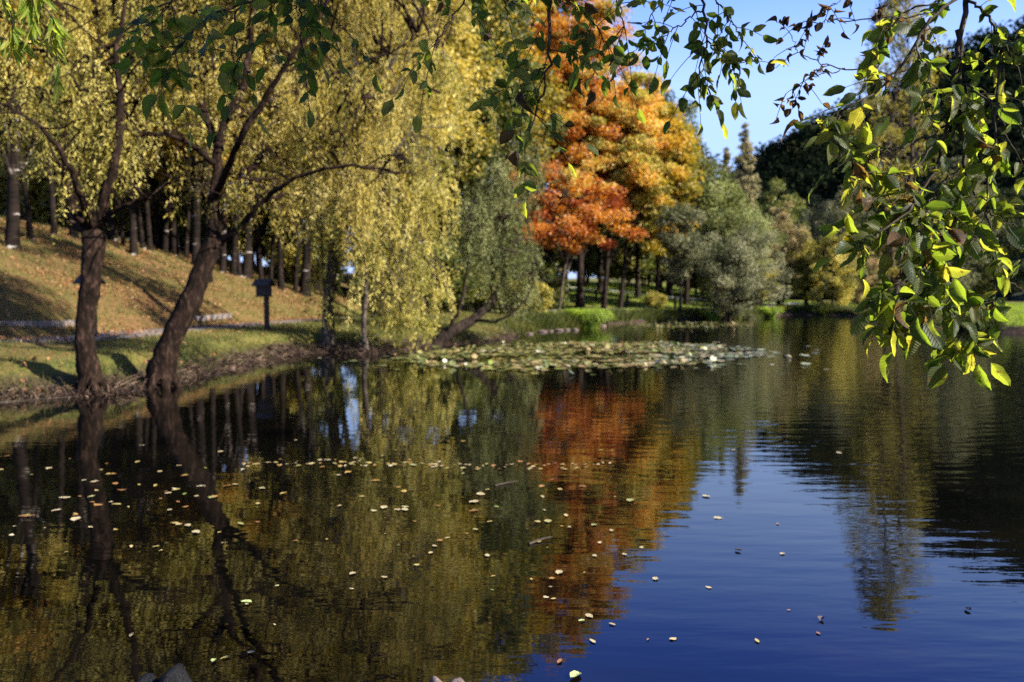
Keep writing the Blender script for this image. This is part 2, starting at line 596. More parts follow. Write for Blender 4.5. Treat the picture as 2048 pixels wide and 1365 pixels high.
g = Geo()
g.add([(-60, -12, 0), (70, -12, 0), (70, 80, 0), (-60, 80, 0)], [[0, 1, 2, 3]])
WX = [-26.5, 34]
g = Geo()
g.add([(-27, -3, 0), (36, -3, 0), (36, 76, 0), (-27, 76, 0)], [[0, 1, 2, 3]])
tag(link('water', g.mesh('water', water_mat())), kind='structure')


# ------------------------------------------------------------------ path and road
def ribbon(line, width, lift):
    t = unit(np.gradient(line, axis=0))
    s = np.stack([-t[:, 1], t[:, 0]], 1)
    K = 7
    rows = [line + s * w for w in np.linspace(-width / 2, width / 2, K)]
    V = np.stack(rows, 1).reshape(-1, 2)
    Z = terrain(V[:, 0], V[:, 1]).reshape(-1, K)
    Z = np.maximum(Z, Z.mean(1, keepdims=True) * 0.6 + Z * 0.4) + lift
    Z[:, 0] -= lift * 2
    Z[:, -1] -= lift * 2
    n = len(line)
    i, j = np.meshgrid(np.arange(n - 1), np.arange(K - 1), indexing='ij')
    return np.column_stack([V, Z.ravel()]), np.stack([i * K + j, (i + 1) * K + j, (i + 1) * K + j + 1, i * K + j + 1], -1).reshape(-1, 4)


def grit_mat(name, c1, c2, scale=30):
    m, nt, pb, out = new_mat(name)
    tc = node(nt, 'ShaderNodeTexCoord')
    n1 = node(nt, 'ShaderNodeTexNoise', Scale=scale, Detail=6.0, Roughness=0.7)
    n2 = node(nt, 'ShaderNodeTexNoise', Scale=1.3, Detail=3.0)
    nt.links.new(tc.outputs['Object'], n1.inputs['Vector'])
    nt.links.new(tc.outputs['Object'], n2.inputs['Vector'])
    ad = node(nt, 'ShaderNodeMath', operation='MULTIPLY_ADD')
    nt.links.new(n1.outputs['Fac'], ad.inputs[0])
    ad.inputs[1].default_value = 0.5
    ml = node(nt, 'ShaderNodeMath', operation='MULTIPLY')
    nt.links.new(n2.outputs['Fac'], ml.inputs[0])
    ml.inputs[1].default_value = 0.5
    nt.links.new(ml.outputs[0], ad.inputs[2])
    nt.links.new(ramp(nt, ad.outputs[0], [(0.3, c1), (0.7, c2)]), pb.inputs['Base Color'])
    pb.inputs['Roughness'].default_value = 0.9
    bp = node(nt, 'ShaderNodeBump', Strength=0.4, Distance=0.02)
    nt.links.new(n1.outputs['Fac'], bp.inputs['Height'])
    nt.links.new(bp.outputs[0], pb.inputs['Normal'])
    return m


g = Geo()
pl = smooth_line(path_line, 320)
g.add(*ribbon(pl, 1.55, 0.035))
tag(link('path', g.mesh('path', grit_mat('path_grit', (0.05, 0.043, 0.04), (0.16, 0.14, 0.13)))), kind='structure')
g = Geo()
g.add(*ribbon(smooth_line([(-16, 74), (0, 75), (10, 76), (22, 78), (40, 82), (60, 90)], 120), 2.4, 0.04))
tag(link('road', g.mesh('road', grit_mat('road_dust', (0.34, 0.32, 0.29), (0.5, 0.47, 0.43), 8))), kind='structure')

# ------------------------------------------------------------------ far wooded hill on the right
ridge = np.array([[40, 250, 18], [70, 243, 36], [80, 240, 44], [93, 236, 50], [107, 232, 51], [118, 228, 60], [134, 222, 70], [165, 212, 86], [205, 200, 112], [260, 180, 150], [330, 150, 185]], float)
rl = smooth_line(ridge, 90)
cross = np.linspace(-1, 1, 41)
rng = np.random.RandomState(5)
fall = np.stack([-0.80, -0.60] * np.ones((90, 1)), 0) if False else np.tile(np.array([-0.62, -0.785]), (90, 1))
HV = []
for k in range(90):
    x, y, z = rl[k]
    for c in cross:
        w = z * 1.22 + 8
        if c < 0:
            q = -c
            h = z * (1 - q) ** 1.12
        else:
            q = -c * 1.5
            h = z * max(0, 1 - c * 0.9)
        px_, py_ = x + fall[k, 0] * w * q, y + fall[k, 1] * w * q
        HV.append((px_, py_, h - 1.0 + (vnoise(px_, py_, 0.06) - 0.5) * 7 * min(1, h / 15)))
HV = np.array(HV)
n = len(cross)
i, j = np.meshgrid(np.arange(89), np.arange(n - 1), indexing='ij')
HF = np.stack([i * n + j, (i + 1) * n + j, (i + 1) * n + j + 1, i * n + j + 1], -1).reshape(-1, 4)
g = Geo()
g.add(HV, HF)
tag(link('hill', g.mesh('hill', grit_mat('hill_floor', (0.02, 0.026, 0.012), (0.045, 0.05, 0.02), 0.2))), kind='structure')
# forest cover: crowns of leaf clumps all over the visible face
g = Geo()
sel = HV.reshape(90, n, 3)
NT = 2600
ti = rng.rand(NT) ** 0.8 * 66
tj = rng.rand(NT) * 25
i0, j0 = ti.astype(int), tj.astype(int)
fi, fj = (ti - i0)[:, None], (tj - j0)[:, None]
c = (sel[i0, j0] * (1 - fi) * (1 - fj) + sel[i0 + 1, j0] * fi * (1 - fj) + sel[i0, j0 + 1] * (1 - fi) * fj + sel[i0 + 1, j0 + 1] * fi * fj)
rad = 2.0 + 2.2 * rng.rand(NT)
K = 60
dirs = unit(rng.randn(NT, K, 3) + np.array([0, -0.2, 0.5]))
pos = c[:, None] + np.array([0, 0, 1.0]) * rad[:, None, None] * 0.8 + dirs * (rad[:, None, None] * np.array([1, 1, 1.25]) * (0.75 + 0.35 * rng.rand(NT, K, 1)))
tint = np.clip(0.35 + 0.25 * rng.randn(NT, 1) + 0.12 * rng.randn(NT, K), 0, 1)
pos = pos.reshape(-1, 3)
add_leaves(g, pos, rng.randn(len(pos), 3), unit(dirs.reshape(-1, 3) + 0.5 * rng.randn(len(pos), 3)), 1.1, 0.85, tint.ravel())
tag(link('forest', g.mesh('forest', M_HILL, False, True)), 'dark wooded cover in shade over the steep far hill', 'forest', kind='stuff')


# ------------------------------------------------------------------ tree makers
def limb_curve(rng, a, b, n=7, sag=0.12, wob=0.05):
    L = np.linalg.norm(b - a)
    m = (a + b) / 2 + np.array([0, 0, sag * L]) * rng.uniform(-0.4, 1) + rng.randn(3) * wob * L
    p = smooth_line([a, m, b], n)
    p[1:-1] += rng.randn(n - 2, 3) * wob * 0.25 * L
    return p


def clump_leaves(g, rng, cs, rs, n_leaf, L, W, centre, tint_fn=None, flat=0.75, up=0.45, out=0.35, tclump=0.2, tleaf=0.16, droop=0.3):
    N = len(cs)
    ct = rng.randn(N) * tclump
    k = np.repeat(np.arange(N), n_leaf)
    d = rng.randn(len(k), 3)
    d = unit(d) * (np.abs(rng.rand(len(k), 1)) ** 0.5)
    pos = cs[k] + d * rs[k][:, None] * np.array([1, 1, flat])
    nr = unit(unit(rng.randn(len(k), 3)) + unit(pos - centre) * out + np.array([0, 0, up]))
    ax = rng.randn(len(k), 3) - np.array([0, 0, droop])
    ax = ax - nr * (ax * nr).sum(1, keepdims=True)
    t = 0.5 + ct[k] + rng.randn(len(k)) * tleaf
    if tint_fn is not None:
        t = t + tint_fn(pos)
    add_leaves(g, pos, ax, nr, L * rng.uniform(0.7, 1.3, len(k)), W * rng.uniform(0.75, 1.25, len(k)), t)


def envelope(rng, n, c, rr, shape='round', bias=0.42, lump=0.16):
    d = unit(rng.randn(n, 3))
    r = rng.rand(n, 1) ** bias
    p = d * r
    if shape == 'cone':
        h = rng.rand(n) ** 0.8
        a = rng.rand(n) * 2 * math.pi
        q = (1 - h) ** 0.75 * np.sqrt(rng.rand(n)) * (0.8 + 0.4 * rng.rand(n))
        p = np.stack([np.cos(a) * q, np.sin(a) * q, h * 2 - 1], 1)
    elif shape == 'column':
        h = rng.rand(n)
        a = rng.rand(n) * 2 * math.pi
        q = np.sin(np.clip(h * 0.93 + 0.07, 0, 1) * math.pi) ** 0.6 * np.sqrt(rng.rand(n)) * (0.75 + 0.5 * rng.rand(n))
        p = np.stack([np.cos(a) * q, np.sin(a) * q, h * 2 - 1], 1)
    else:
        ph = np.arctan2(d[:, 1], d[:, 0])
        p = p * (1 + lump * np.sin(ph * 3 + rng.rand() * 6) * np.cos(d[:, 2] * 4 + rng.rand() * 6))[:, None]
    return c + p * rr


def make_tree(name, seed, H, r0, cbase, rr, mat, bark, label, cat='tree', group=None, n_clump=70, n_leaf=150, L=0.2, W=0.12, shape='round',
              loc=(0, 0, 0), lean=(0, 0), tint_fn=None, clump_r=None, stems=1, spread=0.5, limbs=0.6, off=(0, 0), flat=0.75, tclump=0.2, trunk_top=0.93, sides=8):
    """Tree with local origin at the base of the trunk. cbase = height where the crown begins; rr = crown radii (x, y)."""
    rng = np.random.RandomState(seed)
    root = empty(name, loc, label, cat, group)
    rz = (H - cbase) / 2
    centre = np.array([lean[0] + off[0], lean[1] + off[1], cbase + rz])
    cr = clump_r or 0.24 * min(rr[0], rz * 1.4)
    cs = envelope(rng, n_clump, centre, np.array([rr[0] - cr * 0.6, rr[1] - cr * 0.6, rz - cr * 0.5]), shape)
    rs = cr * rng.uniform(0.65, 1.3, n_clump)
    if shape == 'cone':
        rs *= np.clip(1.15 - 0.75 * (cs[:, 2] - cbase) / (H - cbase), 0.35, 1.2)
    tr = Geo()
    lines = []
    for s in range(stems):
        a = 2 * math.pi * (s + rng.rand() * 0.6) / stems
        sp = spread * (0 if stems == 1 else 1)
        top = np.array([lean[0] + math.cos(a) * sp * rr[0], lean[1] + math.sin(a) * sp * rr[1], H * trunk_top * (1 if stems == 1 else rng.uniform(0.75, 1))])
        b = np.array([math.cos(a) * r0 * 1.3, math.sin(a) * r0 * 1.3, -0.35]) * (0 if stems == 1 else 1) + np.array([0, 0, -0.35])
        mid = b * 0.45 + top * 0.55 + np.array([rng.randn() * 0.025 * H, rng.randn() * 0.025 * H, 0]) - (top * np.array([1, 1, 0])) * 0.2
        p = smooth_line([b, b * 0.8 + mid * 0.2 + np.array([0, 0, 0.02 * H]), mid, top], 18)
        t = np.linspace(0, 1, 18)
        rad = r0 * (1 - t) ** 0.8 * 0.9 + 0.02 + r0 * 0.55 * np.exp(-t * 22)
        tube(tr, p, rad, sides, 0.05, rng)
        lines.append(p)
    allp = np.concatenate(lines)
    for c in cs[rng.rand(n_clump) < limbs]:
        cand = allp[(allp[:, 2] < c[2] - 0.08 * H) & (allp[:, 2] > 0.12 * H)]
        if not len(cand):
            continue
        dd = np.linalg.norm((cand - c) * np.array([1, 1, 0.8]), axis=1)
        a = cand[np.argmin(dd + 0.15 * H * rng.rand(len(cand)))]
        q = limb_curve(rng, a, c)
        fr = 0.03 + 0.22 * r0 * (1 - a[2] / H)
        tube(tr, q, np.linspace(fr, 0.012, len(q)), 5)
    link('trunk', tr.mesh(name + '_trunk', bark), root)
    cg = Geo()
    clump_leaves(cg, rng, cs, rs, n_leaf, L, W, centre, tint_fn, flat, tclump=tclump)
    link('crown', cg.mesh(name + '_crown', mat, False, True), root)
    return root


def strand_leaves(g, rng, starts, lens, per_m, L, W, out, tint0=0.5, tint_fn=None, drift=0.25, tw=None, splay=0.6, tclump=0.15):
    """Weeping twigs: leaves strung down from each start; tw (a Geo) gets the twigs themselves."""
    t0s = np.broadcast_to(tint0, (len(starts),))
    for S, ln, tint0 in zip(starts, lens, t0s):
        k = max(5, int(ln * per_m))
        dr = (rng.randn(3) * drift + out * 0.25) * np.array([1, 1, 0])
        t = np.sort(rng.rand(k))[:, None]
        wig = np.stack([np.sin(t[:, 0] * 5 + rng.rand() * 6), np.cos(t[:, 0] * 4 + rng.rand() * 6), np.zeros(k)], 1) * 0.06
        line = lambda u: S + np.array([0, 0, -1.0]) * ln * u + dr * ln * np.sqrt(u + 1e-4)
        pos = line(t) + wig + rng.randn(k, 3) * 0.05
        ax = np.array([0, 0, -0.8]) + dr * 0.3 + rng.randn(k, 3) * splay * np.array([1, 1, 0.5])
        nr = unit(rng.randn(k, 3) + np.array([0, 0, 0.3]))
        tt = tint0 + rng.randn() * tclump + rng.randn(k) * 0.14
        if tint_fn is not None:
            tt = tt + tint_fn(pos)
        add_leaves(g, pos + unit(ax) * L * 0.4, ax, nr, L * rng.uniform(0.7, 1.25, k), W * rng.uniform(0.8, 1.2, k), tt)
        if tw is not None:
            u = np.linspace(0, 1, 5)[:, None]
            tube(tw, line(u), np.linspace(0.007, 0.003, 5), 3, cap=False)


def px_line(pts):
    return np.array([P(a, b, c) for a, b, c in pts])


def willow(name, seed, trunk, trunk_r, limbs, bark, mat, label, zones, per_m=26, L=0.13, W=0.032, knob=None, twigs=True, tint_fn=None):
    """limbs: (px polyline, r0, r1). zones: (px centre x, y, depth, half-width px, half-height px, half-depth m, strands, min len, max len)."""
    rng = np.random.RandomState(seed)
    tp = px_line(trunk)
    base = tp[0].copy()
    root = empty(name, base, label, 'tree')
    g = Geo()
    p = smooth_line(tp, 26) - base
    t = np.linspace(0, 1, 26)
    rad = np.interp(t, np.linspace(0, 1, len(trunk_r)), trunk_r)
    rad = rad * (1 + 0.045 * np.sin(t * 19 + seed) + 0.04 * np.sin(t * 47 + 2 * seed))
    tube(g, p + np.stack([np.sin(t * 17 + seed), np.cos(t * 13), 0 * t], 1) * trunk_r[1] * 0.07, rad, 18, 0.06, rng)
    for a in range(6):                                      # root flare
        an = a / 6 * 2 * math.pi + rng.rand() * 0.5
        e = np.array([math.cos(an), math.sin(an), 0]) * trunk_r[0] * rng.uniform(1.1, 1.7) + np.array([0, 0, -0.25])
        q = smooth_line([p[2] * 0.9, p[1] + e * 0.55 + np.array([0, 0, 0.06]), p[0] + e], 7)
        tube(g, q, np.linspace(trunk_r[0] * 0.5, 0.05, 7), 7, 0.12, rng)
    if knob:
        for q in range(16):
            an, up = rng.rand() * 6.28, rng.uniform(-0.3, 0.8)
            e = np.array([math.cos(an) * 0.8, math.sin(an) * 0.8, up]) * knob * rng.uniform(0.8, 2.2)
            tube(g, smooth_line([p[-1], p[-1] + e * 0.6 + np.array([0, 0, 0.05]), p[-1] + e + np.array([0, 0, 0.12])], 5), np.linspace(knob * 0.5, 0.02, 5), 6, 0.1, rng)
    link('trunk', g.mesh(name + '_trunk', bark), root)
    pts = []
    tw = Geo()
    for ln, ra, rb in limbs:
        g = Geo()
        q = smooth_line(px_line(ln), 22) - base
        q[2:-1] += rng.randn(19, 3) * ra * 0.25
        tube(g, q, np.linspace(ra, rb, 22), 8, 0.06, rng)
        link('limb', g.mesh(name + '_limb', bark), root)
        pts.append(q[8:])
        for _ in range(9):                                   # side branches
            a = q[rng.randint(6, 22)]
            e = a + np.array([rng.randn() * 0.9, rng.randn() * 0.9, rng.uniform(-0.3, 0.9)])
            tube(tw, limb_curve(rng, a, e, 6), np.linspace(max(0.014, rb * 0.9), 0.006, 6), 4)
            pts.append(limb_curve(rng, a, e, 6)[2:])
    lp = np.concatenate(pts)
    cg = Geo()
    for (zx, zy, zd, hw, hh, hd, ns, l0, l1) in zones:
        c = P(zx, zy, zd) - base
        k = zd / FPX
        ng = max(4, ns // 9)                                 # strands hang in tufts from the bough ends
        tc_ = unit(rng.randn(ng, 3)) * (rng.rand(ng, 1) ** 0.45)
        gi = rng.randint(0, ng, ns)
        st = c + tc_[gi] * np.array([hw * k, hd, hh * k]) + rng.randn(ns, 3) * 0.2
        ln = rng.uniform(l0, l1, ns) * 0.72 * (0.7 + 0.6 * rng.rand(ng))[gi]
        GT = rng.randn(ng)[gi] * 0.17
        strand_leaves(cg, rng, st, ln, per_m * 1.75, L * 0.78, W * 0.72, np.zeros(3), tw=tw if twigs else None, tint_fn=tint_fn, tint0=0.57 + GT)
        # thin boughs that carry the strands
        for s in st[rng.rand(ns) < 0.3]:
            a = lp[np.argmin(np.linalg.norm(lp - s, axis=1) + rng.rand(len(lp)))]
            if np.linalg.norm(a - s) < 4.5:
                tube(tw, limb_curve(rng, a, s, 7, 0.2), np.linspace(0.028, 0.007, 7), 4, cap=False)
    link('twigs', tw.mesh(name + '_twigs', bark), root)
    link('crown', cg.mesh(name + '_crown', mat, False, True), root)
    return root


# ------------------------------------------------------------------ willows on the near bank
willow('willow_tree', 11,
       [(184, 766, 12.75), (170, 700, 12.7), (172, 630, 12.7), (180, 560, 12.7), (188, 500, 12.75), (180, 455, 12.8)], [0.19, 0.145, 0.145, 0.15, 0.165, 0.19],
       [([(168, 460, 12.8), (142, 385, 12.8), (126, 310, 12.9), (118, 250, 12.9), (104, 150, 13), (85, 30, 13.2), (60, -120, 13.5)], 0.10, 0.02),
        ([(196, 455, 12.8), (216, 380, 12.7), (232, 300, 12.7), (243, 200, 12.8), (234, 120, 13), (252, 20, 13.2), (262, -120, 13.5)], 0.09, 0.02),
        ([(188, 450, 12.8), (175, 380, 13.6), (180, 280, 14.2), (200, 150, 14.6), (190, 0, 15)], 0.08, 0.02),
        ([(182, 455, 12.7), (160, 390, 12), (120, 300, 11.6), (60, 240, 11.4), (-10, 200, 11.4)], 0.06, 0.015),
        ([(192, 462, 12.8), (230, 420, 12.6), (270, 404, 12.5), (300, 396, 12.4)], 0.045, 0.012)],
       BARK, M_OLIVE, 'stout pollarded willow with a knobbly head and upright limbs beside the leaning willow',
       [(190, 150, 13.2, 120, 120, 1.3, 120, 0.6, 1.5), (215, 300, 12.9, 55, 90, 0.8, 55, 0.5, 1.3), (70, 170, 12.6, 110, 80, 1.2, 85, 0.5, 1.3), (130, 290, 12.7, 45, 60, 0.7, 26, 0.4, 1.0),
        (150, 10, 13.6, 190, 90, 1.4, 130, 0.6, 1.4), (-60, 60, 13, 110, 120, 1.5, 70, 0.6, 1.5), (170, -160, 14, 190, 110, 1.6, 110, 0.6, 1.6)],
       30, 0.105, 0.027, knob=0.2)

willow('willow_tree', 12,
       [(318, 756, 13.8), (336, 700, 13.8), (368, 630, 13.85), (400, 555, 14), (426, 492, 14.1), (432, 480, 14.1)], [0.24, 0.185, 0.172, 0.165, 0.155, 0.15],
       [([(428, 490, 14.1), (424, 420, 14.2), (434, 330, 14.3), (450, 250, 14.4), (482, 185, 14.6), (492, 150, 14.7), (500, 60, 15), (520, -80, 15.4), (560, -220, 16)], 0.11, 0.03),
        ([(432, 486, 14.1), (470, 464, 14), (505, 425, 13.8), (535, 394, 13.7), (600, 352, 13.5), (690, 334, 13.4), (780, 340, 13.4)], 0.075, 0.015),
        ([(434, 340, 14.3), (495, 345, 14.5), (528, 310, 14.7), (560, 292, 14.9), (620, 280, 15.2), (660, 268, 15.4), (740, 235, 15.8), (830, 205, 16.4)], 0.075, 0.018),
        ([(455, 240, 14.4), (492, 222, 14.7), (545, 200, 15), (600, 176, 15.2), (640, 162, 15.4), (760, 112, 15.8), (870, 60, 16.4)], 0.075, 0.015),
        ([(440, 300, 14.3), (400, 200, 15), (372, 90, 15.6), (352, -80, 16.4)], 0.08, 0.02),
        ([(430, 470, 14.1), (465, 420, 15), (540, 380, 16), (620, 330, 17), (720, 270, 18)], 0.085, 0.02),
        ([(432, 330, 14.3), (372, 285, 14), (310, 268, 13.8), (245, 275, 13.6)], 0.06, 0.015),
        ([(428, 400, 14.2), (470, 300, 13.2), (540, 180, 12.8), (620, 60, 12.6), (700, -60, 12.8)], 0.07, 0.02)],
       BARK, M_YELLOW, 'leaning willow whose dark trunk tilts from the waterline towards the wooden post',
       [(560, 110, 15.6, 210, 130, 1.8, 184, 0.8, 2.0), (420, 170, 15.4, 90, 130, 1.3, 72, 0.6, 1.6), (620, 250, 15.4, 190, 90, 1.5, 136, 0.7, 1.8), (540, 370, 15.0, 110, 60, 1.2, 64, 0.5, 1.3),
        (740, 170, 16.3, 140, 120, 1.6, 120, 0.8, 2.0), (700, 360, 15.0, 120, 60, 1.2, 72, 0.6, 1.5), (530, -90, 16.2, 250, 130, 2.2, 390, 0.8, 2.0), (760, -60, 16.4, 160, 120, 1.8, 180, 0.8, 2.0),
        (390, 330, 15.1, 60, 70, 0.8, 24, 0.4, 1.0), (330, 20, 15.8, 90, 110, 1.4, 56, 0.6, 1.5), (600, -260, 16.4, 260, 120, 2.2, 240, 0.8, 1.8)],
       30, 0.125, 0.03)

willow('willow_tree', 13,
       [(656, 712, 22.6), (655, 640, 22.7), (662, 550, 22.8), (676, 430, 23), (690, 300, 23.2), (706, 150, 23.6), (716, 0, 24)], [0.24, 0.17, 0.16, 0.15, 0.13, 0.11, 0.08],
       [([(668, 500, 22.9), (720, 400, 22.4), (790, 300, 22), (850, 230, 22)], 0.09, 0.02),
        ([(680, 400, 23), (640, 300, 23.6), (600, 180, 24.2), (570, 40, 25)], 0.09, 0.02),
        ([(690, 300, 23.2), (750, 180, 23), (820, 60, 23.2), (870, -60, 23.6)], 0.09, 0.02),
        ([(706, 150, 23.6), (690, -20, 24), (700, -160, 24.4)], 0.08, 0.02),
        ([(672, 460, 23), (740, 330, 24.5), (800, 160, 26), (850, 20, 27)], 0.09, 0.02)],
       GBARK, M_LIME, 'pale stemmed willow weeping bright lime yellow strands down to the pond beside the lilies',
       [(800, 470, 22.2, 80, 110, 1.3, 129, 1.2, 2.6), (740, 350, 22.6, 140, 120, 1.8, 142, 1.0, 2.4), (650, 440, 22.8, 60, 110, 1.4, 54, 0.8, 2.0), (840, 330, 22.4, 70, 90, 1.3, 74, 1.0, 2.2),
        (740, 170, 23.4, 170, 130, 2.0, 156, 1.0, 2.2), (880, 170, 24, 90, 120, 1.6, 74, 1.0, 2.2), (720, -20, 24, 220, 140, 2.4, 276, 1.0, 2.2), (720, -200, 24.5, 180, 110, 2.4, 144, 1.0, 2.2),
        (810, 600, 22.0, 48, 45, 0.7, 54, 0.6, 1.35), (655, 560, 22.6, 30, 70, 0.8, 23, 0.6, 1.6)],
       24, 0.165, 0.042)

willow('willow_tree', 14,
       [(732, 716, 21.6), (728, 650, 21.7), (732, 560, 21.8), (726, 450, 22), (734, 350, 22.2)], [0.10, 0.065, 0.06, 0.055, 0.04],
       [([(730, 520, 21.9), (750, 450, 21.8), (790, 400, 21.8)], 0.03, 0.01), ([(728, 470, 22), (700, 400, 22.4), (690, 340, 22.8)], 0.03, 0.01)],
       GBARK, M_LIME, 'slim young willow with one thin grey stem at the water beside the weeping willow',
       [(735, 400, 22, 50, 80, 0.8, 50, 0.6, 1.5)], 24, 0.15, 0.04)

# leaning grey-green willow over the lily pads
willow('willow_tree', 15,
       [(862, 705, 25.2), (895, 668, 25.4), (945, 640, 25.8), (985, 600, 26.2), (1010, 545, 26.6), (1035, 470, 27)], [0.26, 0.19, 0.15, 0.13, 0.11, 0.09],
       [([(1030, 490, 27), (1050, 420, 27.2), (1062, 350, 27.4), (1075, 290, 27.6)], 0.07, 0.015),
        ([(985, 600, 26.2), (985, 520, 26.6), (1000, 440, 27), (990, 360, 27.4)], 0.07, 0.015),
        ([(885, 680, 25.3), (920, 610, 25.2), (935, 540, 25.4), (950, 450, 25.8)], 0.08, 0.015),
        ([(945, 640, 25.8), (1000, 640, 25.4), (1050, 600, 25.4), (1075, 540, 25.8)], 0.06, 0.015)],
       DBARK, M_GREY, 'low leaning willow with grey green foliage bowing over the lily pads',
       [(1000, 390, 27, 75, 70, 1.5, 255, 0.6, 1.4), (1020, 500, 26.6, 65, 60, 1.4, 221, 0.6, 1.3), (940, 460, 25.8, 45, 80, 1.2, 153, 0.6, 1.4), (1030, 585, 26, 50, 35, 1.1, 119, 0.4, 0.9), (1060, 350, 27.4, 40, 60, 1.1, 102, 0.5, 1.2)],
       28, 0.12, 0.036)

# ------------------------------------------------------------------ autumn oaks across the cove
b = hit(1160, 617)
def oak_tint(pos):      # leaves turn red low and inside, amber and yellow high up and on the outer right
    return -0.05 + 0.020 * (pos[:, 2] - 11) + 0.05 * pos[:, 0]
make_tree('oak_tree', 21, 24.5, 0.34, 3.6, (4.5, 4.4), M_ORANGE, DBARK, 'tall orange oak with red lower boughs, tallest of the autumn oaks', n_clump=300, n_leaf=240, L=0.21, W=0.135,
          loc=(b[0], b[1], b[2]), off=(-0.4, 0), tint_fn=oak_tint, clump_r=0.95, flat=0.55)
b2 = hit(1207, 619)
def oak_tint2(pos):
    return 0.10 + 0.010 * (pos[:, 2] - 8) + 0.05 * pos[:, 0]
make_tree('oak_tree', 22, 17.2, 0.24, 4.4, (3.2, 3.4), M_ORANGE, DBARK, 'amber oak with a slanting slim trunk just beside the tall orange oak', n_clump=200, n_leaf=230, L=0.21, W=0.135,
          loc=tuple(b2), lean=(1.6, 0), off=(0.2, 0), tint_fn=oak_tint2, clump_r=0.9, flat=0.55)
b3 = hit(1240, 619)
make_tree('oak_tree', 23, 16, 0.22, 3.6, (3.5, 3.5), M_GOLD, DBARK, 'golden brown oak with a thin curved trunk nearest the grey willow', n_clump=80, n_leaf=260, L=0.25, W=0.16,
          loc=tuple(b3), lean=(1.8, 0.4), off=(0.9, 0), clump_r=1.05, flat=0.6)
b4 = P(1112, 600, 50)
make_tree('oak_tree', 24, 9.8, 0.10, 2.8, (4.6, 3.4), M_ORANGE, GBARK, 'small rusty red oak with a thin pale stem under the tall orange oak', n_clump=95, n_leaf=150, L=0.19, W=0.12,
          loc=(b4[0], 47.5, tz(b4[0], 47.5)), off=(0.5, 0), tint_fn=lambda p: -0.24 + 0.05 * (p[:, 2] - 6), clump_r=0.72, flat=0.5, tclump=0.26)


def put(name, px, depth, **kw):
    x = (px - CX) / FPX * depth
    return make_tree(name, loc=(x, depth, tz(x, depth)), **kw)


# greens to the right of the oaks
put('maple_tree', 1315, 58, seed=31, H=15.6, r0=0.3, cbase=3, rr=(3.4, 3.6), mat=M_GOLD, bark=DBARK, label='yellow green maple rising behind the golden oak', n_clump=100, n_leaf=200, L=0.28, W=0.18, clump_r=1.2)
put('maple_tree', 1372, 66, seed=32, H=14.2, r0=0.3, cbase=2.5, rr=(2.9, 3.0), mat=M_GREEN, bark=DBARK, label='dark green domed maple behind the grey willow of the far bank', n_clump=90, n_leaf=190, L=0.3, W=0.2, clump_r=1.2)
put('willow_bush', 1455, 49, seed=33, H=6.9, r0=0.16, cbase=0.6, rr=(3.1, 2.8), mat=M_SILVER, bark=DBARK, label='rounded silvery willow with several dark stems on the far bank', cat='bush', n_clump=110, n_leaf=190, L=0.17, W=0.06, clump_r=0.6, stems=4, spread=0.35, off=(0.5, 0))
put('willow_tree', 1478, 57, seed=34, H=8.4, r0=0.2, cbase=0.8, rr=(2.9, 2.8), mat=M_GREY, bark=DBARK, label='grey green willow rising behind the silvery willow', n_clump=100, n_leaf=190, L=0.2, W=0.075, clump_r=0.8, stems=3, spread=0.3)
put('maple_tree', 1430, 60, seed=35, H=10.6, r0=0.2, cbase=1.0, rr=(3.2, 3.0), mat=M_GREY, bark=GBARK, label='grey green maple between the golden oak and the conifers', n_clump=90, n_leaf=170, L=0.24, W=0.12, clump_r=0.9)
put('maple_tree', 1360, 52, seed=36, H=7.6, r0=0.13, cbase=2.0, rr=(2.0, 2.0), mat=M_SILVER, bark=GBARK, label='small pale leaved tree under the golden oak', n_clump=50, n_leaf=150, L=0.2, W=0.1, clump_r=0.7)
# conifers
put('conifer_tree', 1484, 69, seed=41, H=15.9, r0=0.16, cbase=1.0, rr=(2.9, 2.7), mat=M_CONIFER, bark=DBARK, label='taller of the two slender conifers against the sky', n_clump=210, n_leaf=34, L=0.32, W=0.08, shape='cone', clump_r=0.62, limbs=0.9, flat=0.6, trunk_top=0.99)
put('conifer_tree', 1448, 72, seed=42, H=14.2, r0=0.13, cbase=1.0, rr=(1.9, 1.8), mat=M_CONIFER, bark=DBARK, label='shorter thinner conifer beside the taller conifer', n_clump=140, n_leaf=42, L=0.3, W=0.08, shape='cone', clump_r=0.5, limbs=0.9, flat=0.6, trunk_top=0.99)
# shrubs and round trees at the head of the pond
put('round_tree', 1562, 90, seed=51, H=14.0, r0=0.35, cbase=2, rr=(3.6, 3.4), mat=M_GREEN, bark=DBARK, label='round topped green tree in front of the dark hill', n_clump=90, n_leaf=160, L=0.28, W=0.2, clump_r=0.95)
put('round_tree', 1678, 80, seed=52, H=12.2, r0=0.3, cbase=1, rr=(3.4, 3.2), mat=M_SILVER, bark=DBARK, label='pale billowing tree below the shaded hill', n_clump=90, n_leaf=170, L=0.26, W=0.14, clump_r=0.85)
put('willow_bush', 1560, 67, seed=53, H=9.0, r0=0.12, cbase=0.5, rr=(2.7, 2.5), mat=M_BROWNSHRUB, bark=DBARK, label='tall brownish shrub on the bank beneath the round green tree', cat='bush', n_clump=80, n_leaf=150, L=0.2, W=0.1, clump_r=0.6, stems=4, spread=0.3)
put('willow_bush', 1612, 66, seed=54, H=6.2, r0=0.1, cbase=0.4, rr=(1.6, 1.6), mat=M_LIME, bark=DBARK, label='yellow shrub squeezed between the brownish shrubs', cat='bush', n_clump=60, n_leaf=140, L=0.2, W=0.1, clump_r=0.5, stems=3, spread=0.3)
